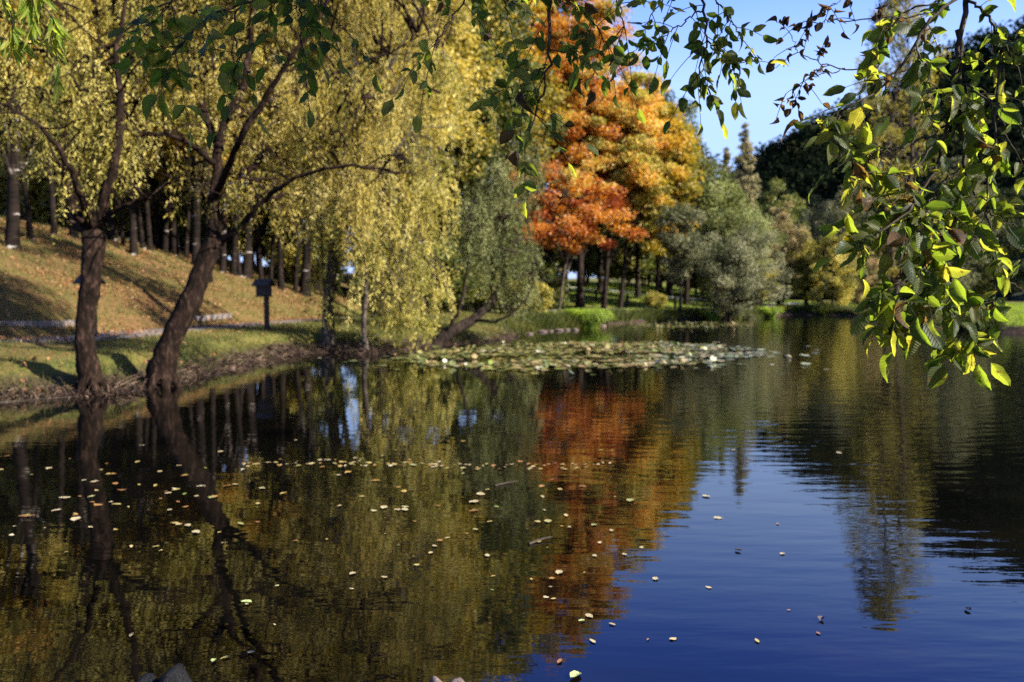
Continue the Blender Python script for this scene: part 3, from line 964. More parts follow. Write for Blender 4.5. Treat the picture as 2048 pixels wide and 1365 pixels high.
put('willow_bush', 1668, 64, seed=55, H=6.6, r0=0.12, cbase=0.3, rr=(2.6, 2.4), mat=M_OLIVE, bark=DBARK, label='wide olive shrub overhanging the pond head', cat='bush', n_clump=80, n_leaf=150, L=0.2, W=0.1, clump_r=0.6, stems=4, spread=0.35)
put('willow_bush', 1722, 66, seed=56, H=4.6, r0=0.1, cbase=0.2, rr=(2.0, 2.0), mat=M_BROWNSHRUB, bark=DBARK, label='low russet shrub beside the lawn edge', cat='bush', n_clump=60, n_leaf=150, L=0.2, W=0.1, clump_r=0.55, stems=4, spread=0.35)
put('willow_bush', 1640, 72, seed=57, H=9.4, r0=0.14, cbase=0.5, rr=(3.0, 2.6), mat=M_SILVER, bark=DBARK, label='grey shrub peeping over the olive shrub', cat='bush', n_clump=70, n_leaf=150, L=0.22, W=0.1, clump_r=0.7, stems=3, spread=0.3)
put('willow_bush', 1516, 60, seed=58, H=5.0, r0=0.1, cbase=0.2, rr=(1.8, 1.7), mat=M_OLIVE, bark=DBARK, label='small olive shrub at the corner of the far bank', cat='bush', n_clump=60, n_leaf=140, L=0.18, W=0.08, clump_r=0.5, stems=4, spread=0.35)
# tall poplars behind the hanging leaves
put('poplar_tree', 1785, 70, seed=61, H=28, r0=0.34, cbase=2.0, rr=(4.9, 4.4), mat=M_OLIVE, bark=GBARK, label='tallest feathery poplar beyond the lawn behind the hanging leaves', n_clump=210, n_leaf=85, L=0.24, W=0.13, shape='column', clump_r=0.85, limbs=0.9, stems=3, spread=0.45)
put('poplar_tree', 1905, 84, seed=62, H=15.5, r0=0.3, cbase=1.2, rr=(4.0, 4.0), mat=M_SILVER, bark=GBARK, label='dull olive poplar beside the tallest poplar', n_clump=140, n_leaf=150, L=0.26, W=0.15, shape='column', clump_r=0.95, limbs=0.7)
put('poplar_tree', 1965, 92, seed=63, H=13.5, r0=0.3, cbase=1.2, rr=(4.2, 4.0), mat=M_GREEN, bark=GBARK, label='green poplar at the lawn edge next to the dull olive poplar', n_clump=110, n_leaf=150, L=0.27, W=0.15, shape='column', clump_r=1.0, limbs=0.7)
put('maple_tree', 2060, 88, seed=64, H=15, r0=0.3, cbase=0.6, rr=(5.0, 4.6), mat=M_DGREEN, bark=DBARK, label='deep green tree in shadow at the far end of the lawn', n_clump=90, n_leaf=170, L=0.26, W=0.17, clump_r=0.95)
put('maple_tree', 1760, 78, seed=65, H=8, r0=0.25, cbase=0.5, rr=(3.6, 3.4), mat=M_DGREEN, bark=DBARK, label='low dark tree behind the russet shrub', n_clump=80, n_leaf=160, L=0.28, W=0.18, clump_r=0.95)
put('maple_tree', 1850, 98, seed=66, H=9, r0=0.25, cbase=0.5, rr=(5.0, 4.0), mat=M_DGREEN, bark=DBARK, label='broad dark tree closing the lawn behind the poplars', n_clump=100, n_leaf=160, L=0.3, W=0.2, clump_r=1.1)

# ------------------------------------------------------------------ woodland of the hillside: birches and broad trees
GB = 'birches on the grassy hillside'
LB = 'very thin dark birch among the thicker birches on the hillside'
birch = {}
for k, (sd, H, mt, rr) in enumerate([(71, 17, M_GOLD, 2.6), (72, 19, M_YELLOW, 2.9), (73, 16, M_LIME, 2.4)]):
    birch[k] = (sd, H, mt, rr)
spots = [(25, 497, 0, 'thick twin stemmed birch standing highest on the hillside edge', 0.25), (268, 510, 1, 'dark straight birch just behind the pollarded willow', 0.17), (301, 503, 2, 'thin birch just beyond the dark straight birch on the hillside', 0.12), (333, 506, 0, 'thinnest birch in the row between the two bank willows', 0.11), (352, 512, 1, 'dark sturdy birch in the row nearest the leaning willow trunk', 0.15),
         (420, 567, 2, 'birch with a white scarred foot behind the leaning willow', 0.19), (466, 550, 1, 'birch standing just past the fork of the leaning willow', 0.14), (493, 556, 0, 'thin birch midway between the leaning willow and the wooden post', 0.12), (523, 560, 2, 'birch directly behind the roof of the wooden post', 0.15), (562, 580, 1, 'dark birch with a tilted foot behind the wooden post', 0.2),
         (392, 532, 0, 'thin birch half hidden by the upper trunk of the leaning willow', 0.13), (110, 470, 2, 'birch seen between the limbs of the pollarded willow', 0.15), (225, 480, 0, 'birch close beside the knobbly head of the pollarded willow', 0.13), (-90, 470, 1, None, 0.1), (610, 590, 0, 'birch foot half hidden by weeping strands beyond the wooden post', 0.14), (-30, 455, 2, None, 0.09), (62, 478, 1, None, 0.09), (148, 476, 0, None, 0.08), (246, 492, 2, None, 0.08), (286, 498, 1, None, 0.08), (318, 500, 0, None, 0.07), (372, 520, 2, None, 0.09), (445, 546, 0, None, 0.08), (480, 553, 1, None, 0.08), (541, 570, 2, None, 0.09), (590, 586, 1, None, 0.08)]
protos = {}
for n_, (px, py, k, lab, r_) in enumerate(spots):
    h_ = hit(px, py)
    sd, H, mt, rr = birch[k]
    if k not in protos:
        t = make_tree('birch_tree', sd, H, r_, 5.0, (rr, rr), mt, BIRCH, lab or LB, group=GB, n_clump=95, n_leaf=150, L=0.17, W=0.1, loc=tuple(h_), clump_r=0.75, limbs=0.55, shape='column', sides=9)
        protos[k] = (t, r_)
    else:
        t, r1 = protos[k]
        s = r_ / r1
        sc = 0.85 + 0.3 * ((n_ * 37) % 10) / 10
        sc = sc if r_ >= 0.11 else sc * 0.72
        copy_tree(t, tuple(h_), n_ * 1.7, (sc, sc, sc * (0.95 + 0.1 * ((n_ * 13) % 7) / 7)), lab or LB, GB)
# second stem of the twin birch and a broad wood behind
wood = [make_tree('broad_tree', 81, 20, 0.32, 4.5, (4.4, 4.2), M_YELLOW, DBARK, 'broad yellow tree in the wood behind the willows', group='yellow trees of the wood behind the willows', n_clump=110, n_leaf=150, L=0.26, W=0.16, clump_r=1.15, loc=(-6.2, 38, tz(-6.2, 38))),
        make_tree('broad_tree', 82, 19, 0.3, 3.5, (4.4, 4.4), M_GREEN, DBARK, 'broad green tree in the wood behind the willows', group='green trees of the wood behind the willows', n_clump=110, n_leaf=150, L=0.26, W=0.17, clump_r=1.15, loc=(-1.5, 46, tz(-1.5, 46))),
        make_tree('broad_tree', 83, 18, 0.28, 4.0, (4.0, 4.0), M_GOLD, DBARK, 'broad golden tree in the wood behind the willows', group='golden trees of the wood behind the willows', n_clump=100, n_leaf=150, L=0.26, W=0.16, clump_r=1.1, loc=(-9.5, 43, tz(-9.5, 43)))]
LW = ['broad yellow tree in the wood behind the willows', 'broad green tree in the wood behind the willows', 'broad golden tree in the wood behind the willows']
GW = ['yellow trees of the wood behind the willows', 'green trees of the wood behind the willows', 'golden trees of the wood behind the willows']
def where(px):
    for lim, t in ((0, 'at the outer end of the hillside'), (180, 'on the hilltop beyond the pollarded willow'), (420, 'on the hilltop between the two bank willows'), (640, 'behind the leaning willow and the wooden post'),
                   (900, 'behind the pale stemmed weeping willow'), (1060, 'behind the grey green bowing willow'), (1240, 'in the dark wood behind the rusty red oak'), (1420, 'in the dark wood behind the golden oak')):
        if px < lim:
            return t
    return 'beyond the conifers at the head of the pond'


rw = random.Random(3)
for (px, D, k, s) in [(-260, 36, 0, 1), (-120, 48, 1, 1), (60, 46, 0, 1), (190, 52, 2, 1.0), (300, 46, 0, 1.05), (420, 54, 1, 1), (500, 47, 2, 1.05), (590, 56, 1, 1.1), (660, 42, 0, 1.1), (760, 50, 2, 1.15), (830, 40, 0, 1.05),
                      (905, 48, 0, 1.2), (960, 58, 1, 1.3), (1010, 52, 2, 1.15), (1060, 62, 1, 1.35), (880, 64, 1, 1.4), (720, 62, 0, 1.4), (1130, 66, 1, 1.0), (1200, 72, 1, 1.0), (1275, 70, 1, 1.0), (1340, 78, 1, 1.0), (-420, 30, 2, 1), (-40, 62, 1, 1.2), (50, 66, 2, 1.2), (130, 64, 1, 1.25), (240, 66, 0, 1.2), (340, 68, 1, 1.25), (-150, 66, 0, 1.2)]:
    x = (px - CX) / FPX * D
    copy_tree(wood[k], (x, D, tz(x, D)), rw.random() * 6.28, (s, s, s * rw.uniform(0.95, 1.1)), LW[k].replace(' in the wood behind the willows', '') + ' ' + where(px), GW[k])
# undergrowth
ub = [make_tree('undergrowth_bush', 91, 3.4, 0.06, 0.1, (2.2, 2.0), M_GREEN, DBARK, 'dark green bush in the undergrowth below the wood', 'bush', 'green undergrowth bushes', n_clump=50, n_leaf=130, L=0.2, W=0.13, clump_r=0.6, stems=4, spread=0.4, loc=(-3.5, 34.5, tz(-3.5, 34.5))),
      make_tree('undergrowth_bush', 92, 3.0, 0.06, 0.1, (2.0, 2.0), M_OLIVE, DBARK, 'olive bush in the undergrowth below the wood', 'bush', 'olive undergrowth bushes', n_clump=50, n_leaf=130, L=0.2, W=0.12, clump_r=0.6, stems=4, spread=0.4, loc=(-10.5, 40, tz(-10.5, 40)))]
for (px, D, k, s) in [(330, 44, 0, 1.1), (400, 46, 1, 1.2), (450, 43, 1, 1), (520, 47, 0, 1.3), (600, 45, 1, 1.1), (640, 40, 0, 0.9), (770, 42, 0, 1.1), (830, 45, 1, 1.2), (900, 40, 0, 1.1), (960, 46, 0, 1.4), (1010, 44, 1, 0.9),
                      (1085, 50, 0, 0.9), (1090, 78, 0, 2.0), (1170, 84, 0, 2.2), (1250, 86, 0, 2.2), (1330, 88, 0, 2.2), (1010, 70, 0, 2.0), (1400, 80, 0, 2), (150, 50, 1, 1.4), (230, 48, 0, 1.1), (40, 52, 1, 1.3), (-60, 50, 0, 1.2), (-20, 40, 1, 1.8), (60, 42, 0, 1.9), (120, 39, 1, 1.7), (190, 43, 0, 1.8), (260, 40, 1, 1.6), (320, 43, 1, 1.7), (380, 41, 0, 1.5), (440, 46, 1, 1.6), (560, 48, 0, 1.7), (1310, 56, 1, 0.5), (1060, 41, 1, 0.75), (1470, 84, 0, 2), (1550, 96, 0, 2), (1630, 100, 0, 2), (1050, 84, 0, 2.4), (1120, 92, 0, 2.6), (1210, 94, 0, 2.7), (1290, 96, 0, 2.7), (1370, 96, 0, 2.6), (980, 80, 0, 2.4), (930, 74, 0, 2.2), (860, 66, 0, 2.2)]:
    x = (px - CX) / FPX * D
    copy_tree(ub[k], (x, D, tz(x, D)), rw.random() * 6.28, (s, s, s * rw.uniform(0.85, 1.1)), ['dark green undergrowth bush ', 'olive undergrowth bush '][k] + where(px), ['green undergrowth bushes', 'olive undergrowth bushes'][k])

# ------------------------------------------------------------------ grass, litter and roots (nobody could count them)
def along_ground(rng, n, xlo, xhi, ylo, yhi, ok):
    X, Y = rng.uniform(xlo, xhi, n), rng.uniform(ylo, yhi, n)
    d = shore_d(X, Y)
    pd, sg, _ = seg_dist(X, Y, path_line, False)
    k = ok(X, Y, d, pd, np.where(sg > 0, pd, -pd))
    X, Y = X[k], Y[k]
    return np.stack([X, Y, terrain(X, Y)], 1), d[k]


M_GRASS = leaf_mat('grass_blade', [(0.03, 0.045, 0.008), (0.075, 0.088, 0.016), (0.14, 0.125, 0.028), (0.24, 0.185, 0.06)], 0.35, 0.6)
M_LITTER = leaf_mat('fallen_leaf', [(0.08, 0.035, 0.016), (0.18, 0.075, 0.028), (0.29, 0.14, 0.055), (0.36, 0.24, 0.12)], 0.15, 0.7)
M_ROOT = leaf_mat('dry_root', [(0.012, 0.007, 0.005), (0.04, 0.023, 0.015), (0.105, 0.064, 0.042), (0.22, 0.15, 0.10)], 0.05, 0.85)
M_SEDGE = leaf_mat('sedge_blade', [(0.08, 0.14, 0.015), (0.2, 0.28, 0.035), (0.36, 0.42, 0.07)], 0.45, 0.5)
rng = np.random.RandomState(17)


def blades(g, rng, p, h, w, tint, lean=0.5):
    n = len(p)
    a = rng.rand(n) * 2 * math.pi
    s = np.stack([np.cos(a), np.sin(a), 0 * a], 1) * np.broadcast_to(w, (n,))[:, None]
    tip = p + np.stack([rng.randn(n) * lean, rng.randn(n) * lean, np.ones(n)], 1) * np.broadcast_to(h, (n,))[:, None]
    V = np.stack([p - s - [0, 0, 0.02], p + s - [0, 0, 0.02], tip], 1).reshape(-1, 3)
    g.add(V, np.arange(n)[:, None] * 3 + np.array([[0, 1, 2]]), np.repeat(np.clip(tint, 0, 1), 3))


p, d = along_ground(rng, 420000, -24, 2, 9, 44, lambda X, Y, d, pd, aw: (d > 0.12) & (pd > 0.8) & (rng.rand(len(X)) < np.where(aw > 0, 0.55, 1.0) * np.clip(1.3 - Y / 45, 0.15, 1)) & (vnoise(X, Y, 1.1) + rng.rand(len(X)) * 0.5 > 0.5) & (np.abs(X / Y + 0.33) < 0.4))
g = Geo()
far = np.clip(p[:, 1] / 16, 0.8, 2.2)
blades(g, rng, p, rng.uniform(0.04, 0.11, len(p)) * far ** 0.5 * np.where(d < 0.7, 1.9, 1.0) * (0.6 + 0.9 * vnoise(p[:, 0], p[:, 1], 2.2)), 0.006 * far, 0.42 + 0.5 * (vnoise(p[:, 0], p[:, 1], 0.6) - 0.5) + 0.2 * rng.randn(len(p)))
tag(link('grass', g.mesh('grass', M_GRASS, False, True)), 'short autumn grass growing on the bank and hillside', 'grass', kind='stuff')
p, d = along_ground(rng, 260000, -6, 66, 30, 105, lambda X, Y, d, pd, aw: (d > 0.3) & (pd > 1.0) & (d < 60) & ((X > 20) | (Y > 40)) & (np.abs(X / Y) < 0.75))
g = Geo()
blades(g, rng, p, rng.uniform(0.06, 0.16, len(p)), 0.03, 0.5 + 0.4 * (vnoise(p[:, 0], p[:, 1], 0.4) - 0.5) + 0.15 * rng.randn(len(p)), 0.3)
tag(link('meadow_grass', g.mesh('meadow_grass', M_SEDGE, False, True)), 'bright green grass of the meadow on the far bank', 'grass', kind='stuff')

p, d = along_ground(rng, 70000, -24, 0, 9, 44, lambda X, Y, d, pd, aw: (d > 0.2) & (rng.rand(len(X)) < (0.25 + 1.5 * sstep(0.4, 0.65, vnoise(X, Y, 0.8))) * np.where(aw > 0.6, 0.5, np.where(pd < 0.95, 0.2, 0.06))) & (np.abs(X / Y + 0.33) < 0.4))
g = Geo()
nr = unit(rng.randn(len(p), 3) * 0.5 + [0, 0, 1])
add_leaves(g, p + [0, 0, 0.05], rng.randn(len(p), 3), nr, rng.uniform(0.06, 0.13, len(p)), rng.uniform(0.04, 0.08, len(p)), 0.5 + 0.22 * rng.randn(len(p)))
tag(link('fallen_leaves', g.mesh('fallen_leaves', M_LITTER, False, True)), 'brown and orange leaf litter strewn over the hillside and path', 'fallen leaves', kind='stuff')

# dry roots and dead grass hanging over the eroded bank
seg = np.array([W2(*q) for q in [(-40, 806), (90, 798), (180, 794), (245, 788), (310, 776), (365, 764), (420, 750), (475, 736), (530, 722), (580, 712), (630, 706), (690, 706), (740, 710), (800, 702), (850, 694), (900, 690), (985, 684), (1040, 672)]])
sl = smooth_line(seg, 600)
tn = unit(np.gradient(sl, axis=0))
inw = np.stack([-tn[:, 1], tn[:, 0]], 1)                 # towards the land
g = Geo()
NR = 6500
k = rng.randint(0, 600, NR)
s0 = rng.uniform(0.0, 0.42, NR)
o2 = sl[k] + inw[k] * s0[:, None] + rng.randn(NR, 2) * 0.05
root_p = np.column_stack([o2, terrain(o2[:, 0], o2[:, 1]) + 0.02])
ln = rng.uniform(0.10, 0.42, NR)
dirv = unit(np.column_stack([-inw[k] * rng.uniform(0.2, 1.0, (NR, 1)) + rng.randn(NR, 2) * 0.5, rng.uniform(-0.5, 0.6, NR)]))
side = unit(np.cross(dirv, rng.randn(NR, 3)))
w = rng.uniform(0.004, 0.014, NR)[:, None]
mid = root_p + dirv * ln[:, None] * 0.55
tip = root_p + dirv * ln[:, None] + np.array([0, 0, -1.0]) * ln[:, None] * rng.uniform(0.1, 0.6, (NR, 1))
V = np.stack([root_p - side * w, root_p + side * w, mid + side * w * 0.8, mid - side * w * 0.8, tip], 1).reshape(-1, 3)
q = np.arange(NR)[:, None] * 5
tt = np.repeat(np.clip(0.4 + 0.28 * rng.randn(NR), 0, 1), 5)
g.add(V, np.concatenate([q + np.array([[0, 1, 2]]), q + np.array([[0, 2, 3]]), q + np.array([[3, 2, 4]])]), tt)
tag(link('bank_roots', g.mesh('bank_roots', M_ROOT, False, True)), 'matted dry roots and dead grass hanging over the eroded bank', 'roots', kind='stuff')


fs = np.array([W2(*q) for q in [(1960, 664), (1880, 656), (1800, 644), (1745, 637), (1700, 632), (1650, 631), (1590, 630), (1545, 631), (1530, 636), (1480, 640), (1400, 641), (1300, 644), (1230, 648), (1175, 657), (1130, 660), (1080, 664), (1040, 672)]])
fl = smooth_line(fs, 900)
ft = unit(np.gradient(fl, axis=0))
fin = np.stack([ft[:, 1], -ft[:, 0]], 1)
NB = 26000
k = rng.randint(0, 900, NB)
o2 = fl[k] + fin[k] * rng.uniform(0.05, 1.0, (NB, 1))
ok = (vnoise(o2[:, 0], o2[:, 1], 0.7) + 0.25 * rng.rand(NB)) > 0.42
o2 = o2[ok]
p = np.column_stack([o2, terrain(o2[:, 0], o2[:, 1])])
g = Geo()
blades(g, rng, p, rng.uniform(0.2, 0.6, len(p)) * (0.6 + 0.8 * vnoise(p[:, 0], p[:, 1], 0.5)), 0.03, 0.25 + 0.5 * (vnoise(p[:, 0], p[:, 1], 0.3) - 0.5) + 0.2 * rng.randn(len(p)), 0.45)
tag(link('bank_grass', g.mesh('bank_grass', M_GRASS, False, True)), 'rough uncut grass fringing the far bank at the waterline', 'grass', kind='stuff')


def sedge(px, py, depth, w, h, n, label, seed):
    rg = np.random.RandomState(seed)
    c = P(px, py, depth)
    root = np.array([c[0], depth, max(0.0, tz(c[0], depth) - 0.05)])
    g = Geo()
    a = rg.rand(n) * 6.283
    r = np.sqrt(rg.rand(n))
    b = np.stack([np.cos(a) * r * w * 0.3, np.sin(a) * r * w * 0.3, np.zeros(n)], 1)
    out = unit(b + rg.randn(n, 3) * 0.15) * [1, 1, 0]
    H = h * rg.uniform(0.55, 1.1, n)[:, None]
    m1 = b + out * H * 0.25 + [0, 0, 1] * H * 0.6
    m2 = b + out * H * 0.6 + [0, 0, 1] * H * 0.8
    m3 = b + out * H * 1.0 + [0, 0, 1] * H * rg.uniform(0.3, 0.75, (n, 1))
    s = unit(np.cross(out, [0, 0, 1.0])) * 0.02 * (depth / 40)
    V = np.stack([b - s, b + s, m1 + s, m1 - s, m2 + s * 0.7, m2 - s * 0.7, m3], 1).reshape(-1, 3)
    q = np.arange(n)[:, None] * 7
    F = np.concatenate([q + np.array([[x]]) for x in ([0, 1, 2], [0, 2, 3], [3, 2, 4], [3, 4, 5], [5, 4, 6])])
    g.add(V, F.reshape(-1, 3), np.repeat(np.clip(0.5 + 0.25 * rg.randn(n), 0, 1), 7))
    o = link('sedge_clump', g.mesh('sedge_clump', M_SEDGE, False, True), None, root)
    return tag(o, label, 'plant')


sedge(1172, 655, 38.5, 2.2, 1.1, 900, 'bright green sedge clump arching over the water below the oaks', 1)
sedge(1425, 636, 49.5, 1.3, 0.8, 400, 'green sedge tuft beside the stems of the silvery willow', 2)
sedge(1540, 632, 56, 1.2, 0.9, 300, 'dull sedge tuft at the corner where the far bank turns', 3)
sedge(1975, 662, 36.5, 1.8, 0.7, 500, 'wide dark sedge tuft at the lawn edge under the hanging leaves', 4)

# ------------------------------------------------------------------ stones
def rock_mesh(name, seed, mat, sub=3, rough=0.22):
    import bmesh
    bm = bmesh.new()
    bmesh.ops.create_icosphere(bm, subdivisions=sub, radius=1)
    rs = np.random.RandomState(seed)
    ph = rs.rand(8, 3) * 6
    fr = rs.randn(8, 3) * 2.0
    for v in bm.verts:
        c = np.array(v.co)
        k = sum(math.sin(fr[q].dot(c) + ph[q, 0]) / (1 + q * 0.5) for q in range(8)) * rough * 0.5
        v.co = v.co * (1 + k + rs.randn() * 0.02)
    for q in range(5):                                     # chip facets off
        nrm = Vector(rs.randn(3)).normalized()
        for v in bm.verts:
            e = v.co.dot(nrm) - 0.78
            if e > 0:
                v.co -= nrm * e * 0.85
    for f in bm.faces:
        f.smooth = True
    me = bpy.data.meshes.new(name)
    bm.to_mesh(me)
    bm.free()
    me.materials.append(mat)
    return me


def stone_mat(name, c1, c2, rough=0.6, scale=6):
    m, nt, pb, out = new_mat(name)
    tc = node(nt, 'ShaderNodeTexCoord')
    n1 = node(nt, 'ShaderNodeTexNoise', Scale=scale, Detail=8.0, Roughness=0.7)
    nt.links.new(tc.outputs['Object'], n1.inputs['Vector'])
    nt.links.new(ramp(nt, n1.outputs['Fac'], [(0.35, c1), (0.7, c2)]), pb.inputs['Base Color'])
    pb.inputs['Roughness'].default_value = rough
    pb.inputs['Specular IOR Level'].default_value = 0.15
    bp = node(nt, 'ShaderNodeBump', Strength=0.6, Distance=0.03)
    nt.links.new(n1.outputs['Fac'], bp.inputs['Height'])
    nt.links.new(bp.outputs[0], pb.inputs['Normal'])
    return m


M_DROCK = stone_mat('dark_wet_rock', (0.002, 0.002, 0.0024), (0.010, 0.010, 0.012), 0.55)
M_PROCK = stone_mat('pink_rock', (0.06, 0.043, 0.038), (0.2, 0.15, 0.135), 0.7, 4)


def rock(px, py, z, sx, sy, sz, rz, seed, mat, label, group=None, sub=3):
    c = G(px, py, z)
    o = link('rock', rock_mesh('rock', seed, mat, sub), None, c)
    o.scale, o.rotation_euler = (sx, sy, sz), (0, 0, rz)
    return tag(o, label, 'rock', group)


rock(348, 1392, 0.0, 0.078, 0.08, 0.134, 0.4, 3, M_DROCK, 'larger dark wet rock breaking the water at the camera side')
rock(295, 1388, 0.0, 0.055, 0.055, 0.1, 1.9, 4, M_DROCK, 'smaller black rock leaning against the larger dark rock')
rock(872, 1396, 0.0, 0.042, 0.05, 0.10, 0.2, 8, M_PROCK, 'pale pink rock tip with a pointed top at the camera side')
rock(910, 1396, 0.0, 0.04, 0.05, 0.085, 1.2, 9, M_PROCK, 'flatter pale pink rock tip beside the pointed one')
bs = [(1085, 664, .3), (1102, 662, .22), (1118, 661, .34), (1134, 660, .26), (1150, 660, .3), (1060, 668, .22), (1192, 655, .25), (1206, 652, .3)]
for q, (px, py, r) in enumerate(bs):
    rock(px, py, 0.02, r * 0.7, r * 0.55, r * 0.24, q * 1.3, 20 + q, M_PROCK, 'pinkish stone at the waterline below the oaks', 'stones along the waterline below the oaks', 2)

# ------------------------------------------------------------------ wooden post, edging, fence posts
def wood_mat(name, c1, c2):
    m, nt, pb, out = new_mat(name)
    tc = node(nt, 'ShaderNodeTexCoord')
    mp = node(nt, 'ShaderNodeMapping')
    mp.inputs['Scale'].default_value = (14, 14, 1.6)
    nt.links.new(tc.outputs['Object'], mp.inputs[0])
    n1 = node(nt, 'ShaderNodeTexNoise', Scale=2.5, Detail=5.0, Roughness=0.6)
    nt.links.new(mp.outputs[0], n1.inputs['Vector'])
    nt.links.new(ramp(nt, n1.outputs['Fac'], [(0.3, c1), (0.7, c2)]), pb.inputs['Base Color'])
    pb.inputs['Roughness'].default_value = 0.8
    bp = node(nt, 'ShaderNodeBump', Strength=0.4, Distance=0.01)
    nt.links.new(n1.outputs['Fac'], bp.inputs['Height'])
    nt.links.new(bp.outputs[0], pb.inputs['Normal'])
    return m


M_DWOOD = wood_mat('dark_brown_wood', (0.012, 0.009, 0.008), (0.045, 0.03, 0.024))  # plain dark brown grain
M_SLATE = wood_mat('roof_board', (0.012, 0.010, 0.009), (0.035, 0.03, 0.027))
M_SLEEPER = wood_mat('weathered_sleeper', (0.09, 0.072, 0.062), (0.25, 0.21, 0.185))


def box_mesh(name, lo, hi, mat, bev=0.008, rot=None):
    import bmesh
    bm = bmesh.new()
    bmesh.ops.create_cube(bm, size=1)
    for v in bm.verts:
        v.co = Vector([(lo[a] + hi[a]) / 2 + v.co[a] * (hi[a] - lo[a]) for a in range(3)])
    bmesh.ops.bevel(bm, geom=list(bm.edges), offset=bev, segments=1, affect='EDGES')
    if rot is not None:
        bm.transform(rot)
    me = bpy.data.meshes.new(name)
    bm.to_mesh(me)
    bm.free()
    me.materials.append(mat)
    return me


def post_box(at, rz, label, sc=1.0):
    r = empty('signpost_box', at, label, 'post')
    r.rotation_euler = (0, 0, rz)
    r.scale = (sc * 0.84, sc * 0.9, sc)
    link('post', box_mesh('post', (-0.07, -0.07, -0.3), (0.07, 0.07, 1.07), M_DWOOD), r)
    b = link('box', box_mesh('box', (-0.33, -0.13, 1.02), (0.14, 0.13, 1.36), M_DWOOD), r)
    link('front_panel', box_mesh('front_panel', (-0.29, -0.148, 1.06), (0.10, -0.132, 1.32), M_SLATE, 0.003), b)
    link('floor_board', box_mesh('floor_board', (-0.36, -0.16, 0.99), (0.17, 0.16, 1.018), M_DWOOD, 0.004), b)
    for s in (-1, 1):
        m = Matrix.Translation((0, 0, 1.52)) @ Matrix.Rotation(s * R(38), 4, 'X')
        lo = (-0.42, -0.33, -0.02) if s > 0 else (-0.42, 0.004, -0.02)
        hi = (0.23, -0.004, 0.012) if s > 0 else (0.23, 0.33, 0.012)
        link('roof_panel', box_mesh('roof_panel', lo, hi, M_SLATE, 0.004, m), r)
    for x in (-0.33, 0.14):                                  # gable boards under the roof
        gm = Geo()
        gm.add([(x - .012, -.15, 1.363), (x - .012, .15, 1.363), (x - .012, 0, 1.488), (x + .012, -.15, 1.363), (x + .012, .15, 1.363), (x + .012, 0, 1.488)], [[0, 2, 1], [3, 4, 5]])
        gm.add([(x - .012, -.15, 1.363), (x - .012, 0, 1.488), (x + .012, 0, 1.488), (x + .012, -.15, 1.363), (x - .012, .15, 1.363), (x + .012, .15, 1.363)], [[0, 3, 2, 1], [1, 2, 5, 4]])
        link('gable', gm.mesh('gable', M_DWOOD, False), r)
    return r


post_box(tuple(hit(534, 662)), R(-14), 'dark wooden post carrying a small roofed box beside the path')
h2 = hit(188, 676)
post_box(tuple(h2), R(-14), 'second roofed wooden post mostly hidden behind the pollarded willow', 0.98)


def sleeper(p0, p1, h, w, label):
    a, b = hit(*p0), hit(*p1)
    v = b - a
    L = float(np.linalg.norm(v))
    me = box_mesh('edging_sleeper', (-w / 2, -w / 2, 0), (w / 2, w / 2, 1), M_SLEEPER, 0.015)
    o = link('edging_sleeper', me, None, (a[0], a[1], a[2] + h * 0.25))
    zax = Vector(v / L)
    up = Vector((0, 0, 1))
    xax = up.cross(zax).normalized()
    yax = zax.cross(xax)
    o.matrix_world = Matrix.Translation((a[0], a[1], a[2] + h * 0.2)) @ Matrix((xax, yax, zax)).transposed().to_4x4() @ Matrix.Diagonal((1, h / w, L, 1))
    tag(o, label, 'edging')


sleeper((-60, 657), (70, 655), 0.16, 0.2, 'weathered timber sleeper edging the path, cut off by the picture side')
sleeper((72, 655), (160, 649), 0.16, 0.2, 'weathered timber sleeper ending behind the pollarded willow')
sleeper((388, 641), (458, 635), 0.17, 0.24, 'short pale sleeper at the foot of the slope behind the leaning willow')

fence = None
for q, (px, py, D, hh) in enumerate([(1121, 616, 57, 1.0), (1254, 612, 60, 0.95), (1192, 606, 62, 0.9), (1350, 610, 58, 0.9)]):
    x = (px - CX) / FPX * D
    me = fence.data if fence else None
    if not me:
        gm = Geo()
        tube(gm, np.array([(0, 0, -0.2), (0, 0, 0.4), (0, 0, 0.98)]), np.array([0.1, 0.1, 0.095]), 8)
        me = gm.mesh('fence_post', M_DWOOD)
    o = link('fence_post', me, None, (x, D, tz(x, D)))
    o.scale = (1, 1, hh)
    tag(o, ['dark wooden post beside the thin pale stem of the rusty red oak', 'dark wooden post just behind the golden brown oak', 'dark wooden post between the two slanting oak trunks', 'dark wooden post nearest the silvery willow'][q], 'post', 'wooden posts in the meadow below the oaks')
    fence = o

# ------------------------------------------------------------------ lily pads
def lily_mat():
    m, nt, pb, out = new_mat('lily_pad')
    at = node(nt, 'ShaderNodeAttribute', attribute_name='tint')
    oi = node(nt, 'ShaderNodeObjectInfo')
    ad = node(nt, 'ShaderNodeMath', operation='MULTIPLY_ADD')
    nt.links.new(oi.outputs['Random'], ad.inputs[0])
    ad.inputs[1].default_value = 0.9
    nt.links.new(at.outputs['Fac'], ad.inputs[2])
    fr = node(nt, 'ShaderNodeMath', operation='FRACT')
    nt.links.new(ad.outputs[0], fr.inputs[0])
    c = ramp(nt, fr.outputs[0], [(0.0, (0.06, 0.08, 0.02)), (0.35, (0.13, 0.14, 0.04)), (0.6, (0.22, 0.19, 0.07)), (0.8, (0.3, 0.2, 0.1)), (0.93, (0.2, 0.26, 0.05)), (1.0, (0.55, 0.5, 0.4))])  # palest tone paints glints onto a few pads
    nt.links.new(c, pb.inputs['Base Color'])
    pb.inputs['Roughness'].default_value = 0.28
    pb.inputs['Specular IOR Level'].default_value = 0.6
    return m


M_LILY = lily_mat()
rng = np.random.RandomState(23)


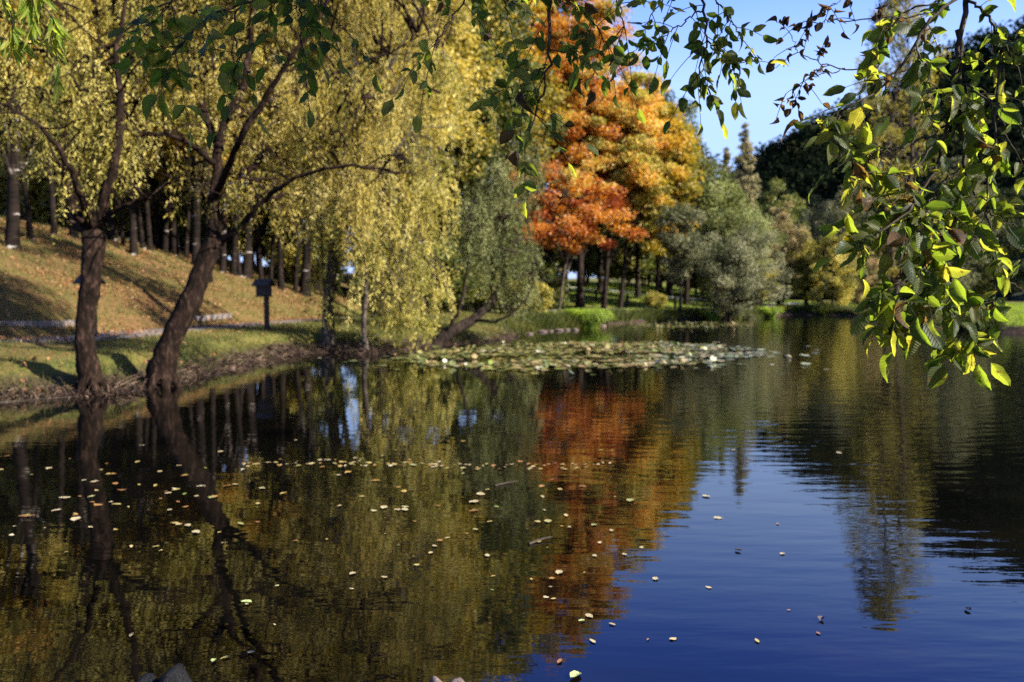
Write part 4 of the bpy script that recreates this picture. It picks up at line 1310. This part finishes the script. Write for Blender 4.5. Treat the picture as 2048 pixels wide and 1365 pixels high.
def pad_verts(rng, curl):
    n = 10
    a = np.linspace(0.22, 2 * math.pi - 0.22, n)
    r = 1 + rng.randn(n) * 0.05
    V = np.vstack([[0, 0, -0.02], np.stack([np.cos(a) * r, np.sin(a) * r, 0.04 + curl * np.cos(a * 1.0 + 1) ** 2 * np.ones(n) + rng.randn(n) * 0.04], 1)])
    F = np.array([[0, q, q + 1] for q in range(1, n)])
    return V, F


lily_poly = np.array([W2(*q) for q in [(775, 722), (830, 708), (900, 699), (1000, 692), (1100, 687), (1210, 684), (1330, 685), (1430, 691), (1535, 702), (1530, 712), (1420, 728), (1300, 735), (1180, 739), (1050, 744), (930, 738), (830, 728)]])
strip_poly = np.array([W2(*q) for q in [(1205, 655), (1230, 651), (1300, 648), (1400, 645), (1520, 645), (1500, 655), (1400, 656), (1300, 656)]])


def inside(poly, X, Y):
    _, _, ins = seg_dist(X, Y, poly, True)
    return ins


def sample(poly, n):
    lo, hi = poly.min(0), poly.max(0)
    o = np.zeros((0, 2))
    while len(o) < n:
        q = rng.uniform(lo, hi, (n * 3, 2))
        kk = inside(poly, q[:, 0], q[:, 1]) & (vnoise(q[:, 0] * 0.6, q[:, 1] * 1.8, 1.0) > 0.36)
        o = np.vstack([o, q[kk]])
    return o[:n]


pads = np.vstack([sample(lily_poly, 3000), sample(strip_poly, 500)])
stray = rng.rand(len(pads)) < 0.14
pads[stray] += rng.randn(stray.sum(), 2) * np.array([1.1, 0.7])
pads = pads[shore_d(pads[:, 0], pads[:, 1]) < -0.1]
pads = pads[np.argsort(pads[:, 1])]
pad_me = []
for q in range(7):
    gm = Geo()
    gm.add(*pad_verts(rng, [0, 0.02, 0.05, 0.1, 0.25, 0.0, 0.06][q]), tint=q * 0.13)
    pad_me.append(gm.mesh('lily_pad', M_LILY, True, True))
rest = Geo()
for q, (x, y) in enumerate(pads):
    s = rng.uniform(0.04, 0.13)
    tilt = abs(rng.randn()) * 0.05
    lift = 0.012
    if rng.rand() < 0.06:
        tilt, lift, s = rng.uniform(0.4, 1.1), 0.02, s * 0.65
    az = rng.rand() * 6.283
    if q < 300:
        o = link('lily_pad', pad_me[rng.randint(7)], None, (x, y, lift + s * math.sin(tilt)))
        o.rotation_euler = (tilt * math.cos(az), tilt * math.sin(az), rng.rand() * 6.283)
        o.scale = (s, s, s)
        tag(o, 'lily pad in the drifting patch of lily pads on the pond', 'lily pad', 'lily pads on the pond')
    else:
        V, F = pad_verts(rng, rng.choice([0, 0.03, 0.06, 0.2]))
        M = Matrix.Rotation(tilt, 3, 'X') @ Matrix.Rotation(rng.rand() * 6.283, 3, 'Z')
        M = Matrix.Rotation(az, 3, 'Z') @ M
        rest.add(V @ np.array(M).T * s + [x, y, lift + s * math.sin(tilt)], F, rng.rand())
tag(link('lily_pads', rest.mesh('lily_pads', M_LILY, True, True)), 'mass of small lily pads further out on the pond', 'lily pads', kind='stuff')

# ------------------------------------------------------------------ leaves floating on the pond
def float_mat():
    m, nt, pb, out = new_mat('floating_leaf')
    oi = node(nt, 'ShaderNodeObjectInfo')
    c = ramp(nt, oi.outputs['Random'], [(0.0, (0.16, 0.07, 0.03)), (0.25, (0.32, 0.17, 0.05)), (0.5, (0.32, 0.26, 0.08)), (0.7, (0.42, 0.31, 0.15)), (0.85, (0.15, 0.19, 0.04)), (1.0, (0.5, 0.42, 0.28))])
    nt.links.new(c, pb.inputs['Base Color'])
    pb.inputs['Roughness'].default_value = 0.4
    return m


M_FLOAT = float_mat()
M_FPALE = stone_mat('pale_leaf', (0.30, 0.24, 0.12), (0.46, 0.39, 0.24), 0.5, 9)
M_FGREEN = stone_mat('pale_green_leaf', (0.26, 0.34, 0.12), (0.42, 0.48, 0.2), 0.4, 9)
M_FDARK = stone_mat('dark_curled_leaf', (0.04, 0.03, 0.035), (0.16, 0.13, 0.13), 0.5, 20)


def ovate(rows=6, cols=4, wid=0.5, curl=0.1, sag=0.1, seed=0, peak=0.42):
    """Leaf blade along +Y from 0 to 1, normal +Z, folded along its midrib, pointed at the tip."""
    rs = np.random.RandomState(seed)
    V = []
    for r in range(rows + 1):
        t = r / rows
        w = wid * 0.5 * (math.sin(math.pi * t ** (math.log(0.5) / math.log(peak))) ** 0.85 if 0 < t < 1 else 0.0) + (0.012 if r < rows else 0.004)
        for c_ in range(cols + 1):
            u = c_ / cols * 2 - 1
            V.append((u * w * (1 + rs.randn() * 0.09 * (abs(u) > 0.9)), t, curl * abs(u) ** 1.3 * w * 2 - sag * (t - 0.3) ** 2 + rs.randn() * 0.008 + 0.02 * math.sin(t * 11 + u * 2 + seed)))
    F = [[r * (cols + 1) + c_, r * (cols + 1) + c_ + 1, (r + 1) * (cols + 1) + c_ + 1, (r + 1) * (cols + 1) + c_] for r in range(rows) for c_ in range(cols)]
    return np.array(V), np.array(F)


def leaf_mesh(name, mat, **kw):
    gm = Geo()
    V, F = ovate(**kw)
    gm.add(V - [0, 0.0, 0], F)
    return gm.mesh(name, mat)


fl_me = [leaf_mesh('floating_leaf', M_FLOAT, rows=4, cols=2, wid=w_, curl=c_, sag=s_, seed=q) for q, (w_, c_, s_) in enumerate([(0.5, 0.04, 0.03), (0.65, -0.05, -0.04), (0.4, 0.08, 0.04), (0.7, 0.06, -0.05), (0.35, 0.03, 0.08)])]
fl_pale = leaf_mesh('floating_leaf', M_FPALE, rows=5, cols=4, wid=0.6, curl=0.04, sag=-0.03, seed=9)
fl_green = leaf_mesh('floating_leaf', M_FGREEN, rows=5, cols=4, wid=0.55, curl=0.2, sag=-0.1, seed=10)
fl_dark = leaf_mesh('floating_leaf', M_FDARK, rows=5, cols=4, wid=0.6, curl=0.35, sag=-0.25, seed=11)


def float_leaf(px, py, L, me, label, group=None, tilt=0.03):
    c = G(px, py, 0)
    o = link('floating_leaf', me, None, (c[0], c[1], 0.004 + L * 0.03))
    o.scale = (L, L, L)
    o.rotation_euler = (rng.randn() * tilt, rng.randn() * tilt, rng.rand() * 6.283)
    return tag(o, label, 'leaf', group)


GF = 'small fallen leaves scattered on the pond'
for (px, py, L, me, lab) in [
        (1115, 1150, 0.066, fl_pale, 'largest pale leaf floating on the orange reflection'), (1160, 1348, 0.075, fl_green, 'pale green leaf floating on the deep blue water at the camera side'),
        (1172, 1230, 0.055, fl_pale, 'pale torn leaf floating at the tip of the orange reflection'), (1157, 1244, 0.034, fl_green, 'little greenish leaf floating below the pale torn leaf'),
        (1310, 1162, 0.05, fl_pale, 'lone beige leaf floating on the blue sky reflection'), (1640, 1244, 0.05, fl_dark, 'dark curled leaf floating beside the poplar reflection'),
        (1470, 1101, 0.05, fl_dark, 'small dark crumpled leaf floating on the blue sky reflection'), (1930, 1218, 0.045, fl_dark, 'dark curled leaf floating beyond the poplar reflection'),
        (1427, 1037, 0.07, fl_pale, 'narrow beige leaf floating on the upper part of the sky reflection'), (1404, 992, 0.08, fl_pale, 'pinkish leaf floating by the edge of the tree reflection'),
        (388, 1063, 0.085, fl_pale, 'lower of two bright white leaves side by side on the dark water'), (374, 1050, 0.07, fl_pale, 'upper of two bright white leaves side by side on the dark water'),
        (142, 997, 0.09, fl_pale, 'white oval leaf floating alone on the reflection of the pollarded willow'), (146, 1044, 0.1, fl_pale, 'long white leaf floating under the white oval leaf'), (124, 1020, 0.07, fl_pale, 'short white leaf between the two larger white leaves'),
        (765, 1019, 0.08, fl_pale, 'first white leaf of a trio floating in the middle of the pond'), (788, 1021, 0.06, fl_pale, 'middle pinkish leaf of a trio floating in the middle of the pond'), (813, 1023, 0.075, fl_pale, 'last white leaf of a trio floating in the middle of the pond'),
        (938, 1006, 0.09, fl_pale, 'white leaf floating just below another in mid pond'), (961, 992, 0.09, fl_pale, 'white leaf floating just above another in mid pond'),
        (494, 1307, 0.036, fl_pale, 'small pale leaf floating near the dark rocks'), (430, 1320, 0.04, fl_green, 'yellowish sliver of leaf floating nearest the dark rocks'), (504, 1207, 0.06, fl_green, 'narrow green leaf floating on the dark brown water'),
        (710, 1146, 0.05, fl_pale, 'beige leaf floating above a tiny white leaf'), (708, 1180, 0.03, fl_pale, 'tiny white leaf floating below the beige leaf'),
        (1225, 1064, 0.045, fl_pale, 'white speck of a leaf on the edge of the orange reflection'), (1137, 1054, 0.035, fl_pale, 'white round leaf floating inside the orange reflection')]:
    float_leaf(px, py, L, me, lab)
for q in range(120):                                      # the drift line
    u = rng.rand() ** 0.75
    px = 1215 - u * 730
    float_leaf(px, 929 + rng.randn() * 4.0 + 5 * math.sin(px / 130.0) + (5 if px < 700 else 0), rng.uniform(0.025, 0.07), fl_me[rng.randint(5)] if rng.rand() < 0.85 else fl_pale, 'fallen leaf in the long drift line across the pond', 'leaves drifted into a line across the pond')
for q in range(150):
    if q < 60:
        px, py = rng.normal(250, 150), rng.normal(985, 50)
    elif q < 110:
        px, py = rng.normal(950, 190), rng.normal(1020, 70)
    else:
        px, py = rng.uniform(0, 1700), rng.uniform(900, 1330)
    if py < 880:
        py = 1800 - py
    Lq = rng.uniform(0.025, 0.065) * (1.3 if py < 1050 else 0.8)
    float_leaf(px, py, Lq, fl_me[rng.randint(5)] if rng.rand() < 0.8 else fl_pale, 'small fallen leaf floating on the dark pond', GF)
for (a, b, lab) in [((990, 973), (1036, 967), 'thin straight twig floating in mid pond below the drift line'), ((1058, 1090), (1104, 1080), 'thin bent twig floating inside the orange reflection'), ((0, 806), (150, 796), 'long bare stick lying in the water along the bank')]:
    p0, p1 = G(*a), G(*b)
    gm = Geo()
    m_ = (p0 + p1) / 2
    tube(gm, smooth_line([p0 - m_ + [0, 0, .006], np.array([0, 0.02, 0.012]), p1 - m_ + [0, 0, .02]], 8), np.linspace(0.009, 0.005, 8), 6)
    tag(link('floating_twig', gm.mesh('floating_twig', GBARK), None, m_), lab, 'twig')

# ------------------------------------------------------------------ hanging branches close to the camera
def big_leaf_mat(name, greens, glow, brown=0.585):
    m, nt, pb, out = new_mat(name)
    tc = node(nt, 'ShaderNodeTexCoord')
    sx = node(nt, 'ShaderNodeSeparateXYZ')
    nt.links.new(tc.outputs['Object'], sx.inputs[0])
    oi = node(nt, 'ShaderNodeObjectInfo')
    ab = node(nt, 'ShaderNodeMath', operation='ABSOLUTE')
    nt.links.new(sx.outputs['X'], ab.inputs[0])
    # side veins run obliquely from the midrib
    v1 = node(nt, 'ShaderNodeMath', operation='MULTIPLY_ADD')
    nt.links.new(ab.outputs[0], v1.inputs[0])
    v1.inputs[1].default_value = -0.8
    nt.links.new(sx.outputs['Y'], v1.inputs[2])
    v2 = node(nt, 'ShaderNodeMath', operation='PINGPONG')
    nt.links.new(v1.outputs[0], v2.inputs[0])
    v2.inputs[1].default_value = 0.055
    vein = node(nt, 'ShaderNodeMapRange')
    vein.inputs['From Min'].default_value, vein.inputs['From Max'].default_value = 0.0, 0.016
    vein.inputs['To Min'].default_value, vein.inputs['To Max'].default_value = 1.45, 0.95
    nt.links.new(v2.outputs[0], vein.inputs['Value'])
    mid = node(nt, 'ShaderNodeMapRange')
    mid.inputs['From Min'].default_value, mid.inputs['From Max'].default_value = 0.006, 0.02
    mid.inputs['To Min'].default_value, mid.inputs['To Max'].default_value = 1.7, 0.95
    nt.links.new(ab.outputs[0], mid.inputs['Value'])
    vm = node(nt, 'ShaderNodeMath', operation='MAXIMUM')
    nt.links.new(vein.outputs[0], vm.inputs[0])
    nt.links.new(mid.outputs[0], vm.inputs[1])
    base = ramp(nt, oi.outputs['Random'], [(i / (len(greens) - 1), c) for i, c in enumerate(greens)])
    glowc = ramp(nt, oi.outputs['Random'], [(i / (len(glow) - 1), c) for i, c in enumerate(glow)])
    nz = node(nt, 'ShaderNodeTexNoise', noise_dimensions='4D', Scale=4.5, Detail=4.0, Roughness=0.65)
    nt.links.new(tc.outputs['Object'], nz.inputs['Vector'])
    wv = node(nt, 'ShaderNodeMath', operation='MULTIPLY')
    nt.links.new(oi.outputs['Random'], wv.inputs[0])
    wv.inputs[1].default_value = 90.0
    nt.links.new(wv.outputs[0], nz.inputs['W'])
    br = node(nt, 'ShaderNodeMapRange')
    br.inputs['From Min'].default_value, br.inputs['From Max'].default_value = brown, brown + 0.07
    nt.links.new(nz.outputs['Fac'], br.inputs['Value'])
    outc = []
    for src, bc in ((base, (0.10, 0.05, 0.015, 1)), (glowc, (0.22, 0.1, 0.02, 1))):
        mx = node(nt, 'ShaderNodeMix', data_type='RGBA')
        nt.links.new(br.outputs[0], mx.inputs['Factor'])
        nt.links.new(src, mx.inputs['A'])
        mx.inputs['B'].default_value = bc
        hv = node(nt, 'ShaderNodeHueSaturation')
        nt.links.new(vm.outputs[0], hv.inputs['Value'])
        nt.links.new(mx.outputs['Result'], hv.inputs['Color'])
        outc.append(hv.outputs[0])
    nt.links.new(outc[0], pb.inputs['Base Color'])
    pb.inputs['Roughness'].default_value = 0.5
    pb.inputs['Specular IOR Level'].default_value = 0.25
    bp = node(nt, 'ShaderNodeBump', Strength=0.5, Distance=0.02)
    nt.links.new(vm.outputs[0], bp.inputs['Height'])
    nt.links.new(bp.outputs[0], pb.inputs['Normal'])
    tr = node(nt, 'ShaderNodeBsdfTranslucent')
    nt.links.new(outc[1], tr.inputs['Color'])
    ms = node(nt, 'ShaderNodeMixShader', Fac=0.5)
    nt.links.new(pb.outputs[0], ms.inputs[1])
    nt.links.new(tr.outputs[0], ms.inputs[2])
    nt.links.new(ms.outputs[0], out.inputs['Surface'])
    return m


M_ASH = big_leaf_mat('ash_leaflet', [(0.014, 0.027, 0.005), (0.024, 0.040, 0.007), (0.042, 0.058, 0.010), (0.075, 0.078, 0.013)], [(0.15, 0.24, 0.014), (0.26, 0.36, 0.022), (0.42, 0.48, 0.035), (0.55, 0.50, 0.045)])
M_ASHDRY = big_leaf_mat('dry_ash_leaflet', [(0.02, 0.02, 0.012), (0.05, 0.035, 0.02), (0.08, 0.05, 0.025)], [(0.08, 0.05, 0.02), (0.2, 0.11, 0.03), (0.24, 0.16, 0.03)], 0.5)
M_WILLOWBIG = big_leaf_mat('near_willow_leaf', [(0.09, 0.14, 0.015), (0.15, 0.2, 0.02), (0.22, 0.22, 0.03)], [(0.4, 0.52, 0.03), (0.55, 0.6, 0.05), (0.6, 0.5, 0.05)], 0.7)
ash_me = [leaf_mesh('leaf', M_ASH, wid=w_, curl=c_, sag=s_, seed=30 + q, peak=pk) for q, (w_, c_, s_, pk) in enumerate([(0.48, 0.12, 0.12, 0.42), (0.55, 0.22, 0.2, 0.45), (0.43, 0.3, 0.3, 0.4), (0.6, 0.1, -0.1, 0.48), (0.5, -0.15, 0.35, 0.45), (0.46, 0.45, 0.25, 0.42), (0.4, 0.6, 0.5, 0.42), (0.52, -0.3, -0.3, 0.4), (0.44, 0.2, 0.7, 0.45), (0.58, 0.35, 0.1, 0.47)])]
dry_me = [leaf_mesh('leaf', M_ASHDRY, wid=w_, curl=c_, sag=s_, seed=50 + q) for q, (w_, c_, s_) in enumerate([(0.42, 0.9, 0.9), (0.5, 1.2, -0.9), (0.36, 0.7, 1.3)])]
wil_me = [leaf_mesh('leaf', M_WILLOWBIG, wid=w_, curl=0.3, sag=s_, seed=60 + q, peak=0.36) for q, (w_, s_) in enumerate([(0.2, 0.3), (0.24, 0.5), (0.18, -0.2)])]
M_TWIG = bark_mat('twig_bark', (0.016, 0.013, 0.01), (0.04, 0.032, 0.022), (0.09, 0.075, 0.05), 60, 0.4, 0.3, 0.7)


def hang(name, label, cat, stems, meshes, seed, L=(0.065, 0.095), leaflets=(3, 7), droop=0.5, rach=(0.10, 0.2), dry=0.0, face=0.55, jitter=0.18, single=False, twig_r=0.006):
    """stems: (px polyline with depth, number of compound leaves, start radius, end radius)."""
    rg = np.random.RandomState(seed)
    origin = P(*stems[0][0][0])
    root = empty(name, origin, label, cat)
    gm = Geo()

    def leaf(pos, ax, nr, size):
        ax = unit(ax)
        nr = unit(nr - ax * nr.dot(ax))
        sd = np.cross(ax, nr)
        me = dry_me[rg.randint(len(dry_me))] if rg.rand() < dry else meshes[rg.randint(len(meshes))]
        o = bpy.data.objects.new('leaf', me)
        COL.objects.link(o)
        o.parent = root
        M = Matrix(((sd[0], ax[0], nr[0]), (sd[1], ax[1], nr[1]), (sd[2], ax[2], nr[2])))
        w = size * rg.uniform(0.85, 1.15)
        o.matrix_basis = Matrix.Translation(Vector(pos - origin)) @ M.to_4x4() @ Matrix.Diagonal((w, size, size, 1))

    for ln, nl, ra, rb in stems:
        q = smooth_line(px_line(ln), 24)
        q[1:-1] += rg.randn(22, 3) * 0.004
        tube(gm, q - origin, np.linspace(ra, rb, 24), 6)
        ts = np.sort(np.concatenate([[1.0], rg.uniform(0.12, 1, max(0, nl - 1))])) if nl else []
        for t in ts:
            f = t * 22.999
            k = int(f)
            p0 = q[k] + (q[k + 1] - q[k]) * (f - k)
            tg = unit(q[k + 1] - q[k])
            view = unit(p0 - np.array([0, 0, CAMZ]))
            lat = unit(np.cross(tg, view)) * rg.choice([-1, 1])
            d0 = unit(lat * rg.uniform(0.4, 1.0) + tg * rg.uniform(0.1, 0.8) + rg.randn(3) * 0.25 + np.array([0, 0, -droop * 0.5])) if t < 1 else unit(tg + np.array([0, 0, -0.3]))
            if single:
                leaf(p0, d0 + np.array([0, 0, -droop]), unit(rg.randn(3) * 0.6 - view * face + np.array([0, 0, 0.35])), rg.uniform(*L))
                continue
            rl_ = rg.uniform(*rach)
            u = np.linspace(0, 1, 8)[:, None]
            rc = p0 + d0 * rl_ * u + np.array([0, 0, -droop]) * rl_ * 0.55 * u ** 2
            tube(gm, rc - origin, np.linspace(0.0016, 0.0009, 8), 4, cap=False)
            npair = rg.randint(leaflets[0], leaflets[1] + 1) // 2
            nr0 = unit(rg.randn(3) * 0.55 - view * face + np.array([0, 0, 0.4]))
            size = rg.uniform(*L)
            for i_ in range(npair):
                tt = 0.35 + 0.6 * (i_ / max(1, npair))
                kk = min(6, int(tt * 7))
                ax_ = unit(rc[kk + 1] - rc[kk])
                sd_ = unit(np.cross(ax_, nr0))
                for s_ in (-1, 1):
                    if rg.rand() < 0.1:
                        continue
                    leaf(rc[kk] + rg.randn(3) * 0.004, sd_ * s_ * rg.uniform(0.6, 1.0) + ax_ * rg.uniform(0.3, 0.8) + np.array([0, 0, -droop * 0.35]) + rg.randn(3) * 0.12,
                         nr0 + rg.randn(3) * 0.35, size * rg.uniform(0.5, 1.08))
            leaf(rc[-1], unit(rc[-1] - rc[-2]) + rg.randn(3) * 0.1, nr0 + rg.randn(3) * 0.3, size * rg.uniform(0.9, 1.15))
    link('stem', gm.mesh(name + '_stem', M_TWIG), root)
    if len(root.children) > 300:
        print('LEAVES', label, len(root.children))
    return root


hang('ash_branch', 'dark leafy ash branch hanging in front of the leaning willow top', 'branch', [
    ([(640, -140, 2.5), (600, -60, 2.5), (540, -10, 2.5), (450, 20, 2.45), (385, 60, 2.4), (345, 110, 2.4)], 10, 0.007, 0.003),
    ([(560, -40, 2.5), (480, 10, 2.55), (470, 70, 2.55), (480, 110, 2.55)], 7, 0.004, 0.002),
    ([(600, -60, 2.5), (600, 10, 2.5), (602, 70, 2.5), (605, 110, 2.5)], 8, 0.004, 0.002),
    ([(600, -60, 2.5), (640, -10, 2.55), (665, 30, 2.55), (690, 60, 2.55)], 5, 0.003, 0.002),
    ([(520, -60, 2.5), (430, -30, 2.45), (350, 0, 2.4), (325, 25, 2.4)], 6, 0.004, 0.002)], ash_me, 101, L=(0.052, 0.074), leaflets=(4, 8), face=0.6)
hang('ash_branch', 'dark leafy ash branch with one straight stem hanging before the orange oak', 'branch', [
    ([(1100, -150, 2.6), (1100, -40, 2.6), (1098, 40, 2.6), (1096, 120, 2.6), (1088, 180, 2.62), (1070, 230, 2.65), (1050, 300, 2.65)], 13, 0.007, 0.002),
    ([(1000, -140, 2.6), (950, -50, 2.6), (930, 0, 2.6), (895, 50, 2.6), (870, 90, 2.6)], 8, 0.004, 0.002),
    ([(1098, -20, 2.6), (1150, 10, 2.6), (1190, 50, 2.6), (1215, 90, 2.6)], 8, 0.003, 0.002),
    ([(1098, -60, 2.6), (1180, -40, 2.6), (1230, -10, 2.6), (1250, 60, 2.6)], 7, 0.003, 0.002),
    ([(1094, 130, 2.6), (1060, 160, 2.6), (1020, 200, 2.6)], 4, 0.003, 0.0015),
    ([(1000, -140, 2.6), (1000, -60, 2.55), (1010, 0, 2.55), (1020, 50, 2.55)], 4, 0.003, 0.002)], ash_me, 102, L=(0.046, 0.068), leaflets=(4, 8), dry=0.06, face=0.6)
hang('ash_branch', 'sunlit green ash spray hanging against the pale sky', 'branch', [
    ([(1395, -150, 2.75), (1403, -30, 2.75), (1412, 40, 2.75), (1414, 80, 2.75), (1400, 130, 2.75), (1395, 160, 2.75)], 9, 0.006, 0.002),
    ([(1403, -30, 2.75), (1440, 10, 2.75), (1465, 50, 2.75), (1485, 80, 2.75)], 7, 0.003, 0.0015),
    ([(1408, 20, 2.75), (1360, 50, 2.75), (1320, 80, 2.75)], 7, 0.003, 0.0015),
    ([(1412, 80, 2.75), (1450, 110, 2.75), (1480, 140, 2.75)], 6, 0.003, 0.0015),
    ([(1400, -60, 2.75), (1340, -20, 2.75), (1300, 40, 2.75), (1290, 50, 2.75)], 4, 0.003, 0.0015)], ash_me, 103, L=(0.045, 0.066), face=0.6, rach=(0.08, 0.15))
hang('ash_branch', 'bare ash twig with shrivelled dark leaves reaching into the sky gap', 'branch', [
    ([(1880, 90, 2.8), (1800, 145, 2.8), (1740, 145, 2.8), (1680, 135, 2.8), (1630, 120, 2.8), (1594, 106, 2.8)], 5, 0.004, 0.0012),
    ([(1690, 137, 2.8), (1640, 150, 2.8), (1600, 165, 2.8), (1572, 188, 2.8)], 5, 0.002, 0.001),
    ([(1900, 20, 2.8), (1780, 36, 2.8), (1690, 42, 2.8), (1640, 45, 2.8), (1606, 45, 2.8)], 8, 0.003, 0.001),
    ([(1760, -90, 2.8), (1720, -40, 2.8), (1690, -5, 2.8), (1660, 15, 2.8)], 6, 0.003, 0.001),
    ([(1594, 106, 2.8), (1590, 90, 2.8), (1582, 70, 2.8)], 2, 0.0012, 0.0008)], dry_me, 104, L=(0.028, 0.042), leaflets=(3, 6), rach=(0.05, 0.09))
hang('ash_branch', 'sunlit yellow green ash branch hanging from the top corner above the poplars', 'branch', [
    ([(1960, -160, 2.6), (1940, -40, 2.6), (1924, 40, 2.6), (1914, 120, 2.6), (1908, 180, 2.6), (1895, 260, 2.6), (1872, 320, 2.6), (1860, 360, 2.6)], 9, 0.011, 0.004),
    ([(1935, 0, 2.6), (1980, 40, 2.55), (2010, 90, 2.55), (2040, 150, 2.55)], 9, 0.005, 0.002),
    ([(1940, -40, 2.6), (1880, 0, 2.6), (1800, 30, 2.6), (1760, 70, 2.6)], 6, 0.004, 0.002),
    ([(1910, 160, 2.6), (1960, 190, 2.55), (2000, 240, 2.5), (2030, 300, 2.5)], 9, 0.004, 0.002),
    ([(2000, 130, 2.5), (1990, 230, 2.5), (1982, 330, 2.5), (1974, 430, 2.5), (1985, 510, 2.5), (1990, 580, 2.5)], 6, 0.005, 0.002)], ash_me, 105, L=(0.05, 0.088), leaflets=(3, 7), rach=(0.08, 0.16), dry=0.03, face=0.4)
hang('ash_branch', 'thin ash branch arching away from the top corner towards the dark hill', 'branch', [
    ([(1930, -10, 2.6), (1860, 40, 2.55), (1830, 90, 2.55), (1800, 140, 2.55), (1760, 180, 2.55), (1700, 215, 2.5), (1672, 225, 2.5)], 12, 0.006, 0.002),
    ([(1895, 250, 2.6), (1820, 290, 2.55), (1750, 305, 2.5), (1700, 320, 2.5)], 8, 0.004, 0.002),
    ([(1672, 225, 2.5), (1680, 265, 2.5), (1720, 300, 2.5), (1770, 320, 2.5)], 4, 0.0025, 0.002),
    ([(1830, 90, 2.55), (1860, 150, 2.5), (1850, 210, 2.5)], 4, 0.0025, 0.002),
    ([(1895, 250, 2.6), (1840, 330, 2.5), (1790, 345, 2.5), (1720, 350, 2.45)], 6, 0.003, 0.002)], ash_me, 115, L=(0.048, 0.08), leaflets=(3, 6), rach=(0.07, 0.14), dry=0.03, face=0.4)
hang('ash_branch', 'sunlit yellow green ash branch trailing down in front of the poplars', 'branch', [
    ([(1915, 60, 2.62), (1918, 180, 2.62), (1922, 250, 2.6), (1930, 330, 2.6), (1920, 400, 2.55), (1900, 460, 2.5), (1895, 510, 2.5)], 6, 0.009, 0.004),
    ([(1880, 320, 2.55), (1850, 375, 2.5), (1810, 425, 2.45), (1760, 465, 2.4), (1720, 485, 2.4)], 9, 0.005, 0.002),
    ([(1920, 400, 2.55), (1860, 405, 2.5), (1820, 400, 2.5), (1780, 405, 2.5)], 8, 0.004, 0.002),
    ([(1930, 330, 2.6), (1880, 370, 2.55), (1850, 440, 2.5), (1840, 490, 2.45)], 9, 0.003, 0.0015),
    ([(1925, 370, 2.55), (1965, 400, 2.5), (1990, 440, 2.5), (2030, 450, 2.5)], 6, 0.003, 0.0015)], ash_me, 106, L=(0.055, 0.095), leaflets=(3, 7), rach=(0.07, 0.15), dry=0.03, droop=0.55, face=0.4)
hang('ash_branch', 'lowest ash branch whose leafy tips nearly touch the pond before the lawn', 'branch', [
    ([(1895, 510, 2.5), (1900, 560, 2.5), (1915, 610, 2.5), (1928, 660, 2.5), (1934, 690, 2.5)], 7, 0.004, 0.002),
    ([(1895, 500, 2.5), (1850, 530, 2.45), (1810, 560, 2.4), (1775, 585, 2.4)], 9, 0.004, 0.002),
    ([(1898, 540, 2.5), (1860, 570, 2.45), (1830, 600, 2.45), (1800, 615, 2.45)], 7, 0.003, 0.002),
    ([(1905, 580, 2.5), (1880, 610, 2.5), (1860, 635, 2.5)], 4, 0.003, 0.0015),
    ([(1915, 600, 2.5), (1955, 600, 2.5), (1985, 605, 2.5)], 4, 0.003, 0.0015),
    ([(1990, 560, 2.5), (2030, 570, 2.5), (2060, 590, 2.5)], 2, 0.003, 0.0015)], ash_me, 116, L=(0.055, 0.098), leaflets=(3, 7), rach=(0.06, 0.13), dry=0.03, droop=0.5, face=0.4)
hang('willow_sprig', 'bright green willow sprig with narrow leaves hanging in the top corner', 'branch', [
    ([(-60, 60, 3.6), (0, 74, 3.6), (45, 90, 3.6), (85, 80, 3.6), (105, 62, 3.6)], 10, 0.005, 0.002),
    ([(-20, -80, 3.6), (10, 0, 3.6), (25, 50, 3.6), (30, 90, 3.6)], 22, 0.004, 0.002),
    ([(50, -90, 3.6), (80, -10, 3.6), (105, 40, 3.6), (120, 70, 3.6)], 24, 0.004, 0.002),
    ([(105, 62, 3.6), (112, 110, 3.6), (118, 160, 3.6)], 7, 0.002, 0.001),
    ([(10, -90, 3.6), (50, -30, 3.6), (60, 10, 3.6), (70, 50, 3.6)], 20, 0.003, 0.001)], wil_me, 107, L=(0.07, 0.12), single=True, droop=0.9)

# the ash tree they hang from: it stands on the camera's own bank, its unseen crown is added sunward to shade the upper ones
root = empty('ash_tree', (1.4, -2.4, tz(1.4, -2.4)), 'unseen ash tree on the near bank whose branches hang over the water', 'tree')
o0 = np.array([1.4, -2.4, tz(1.4, -2.4)])
gm = Geo()
rng = np.random.RandomState(77)
tube(gm, smooth_line([(0, 0, -0.3), (0, 0.05, 1.5), (0.05, 0.3, 3.0), (0.0, 0.8, 4.4), (-0.1, 1.2, 6.5)], 16), np.linspace(0.26, 0.09, 16), 12, 0.05, rng)
for e in [P(640, -140, 2.5), P(1100, -150, 2.6), P(1000, -140, 2.6), P(1395, -150, 2.75), P(1960, -160, 2.6), P(1760, -90, 2.8)]:
    e = e - o0
    tube(gm, smooth_line([(0.03, 0.3, 3.1), np.array([e[0] * 0.45, e[1] * 0.5, 3.75]), np.array([e[0] * 0.9, e[1] * 0.88, e[2] + 0.35]), e], 14), np.linspace(0.06, 0.008, 14), 7)
link('trunk', gm.mesh('ash_trunk', GBARK), root)
cg = Geo()
cs = envelope(rng, 46, np.array([2.1, 1.5, 4.6]) - o0, np.array([1.45, 1.3, 0.75]))
clump_leaves(cg, rng, cs, 0.38 * rng.uniform(0.7, 1.2, len(cs)), 130, 0.1, 0.05, np.array([2.1, 1.5, 4.55]) - o0)
link('crown', cg.mesh('ash_shade_crown', M_GREEN, False, True), root)
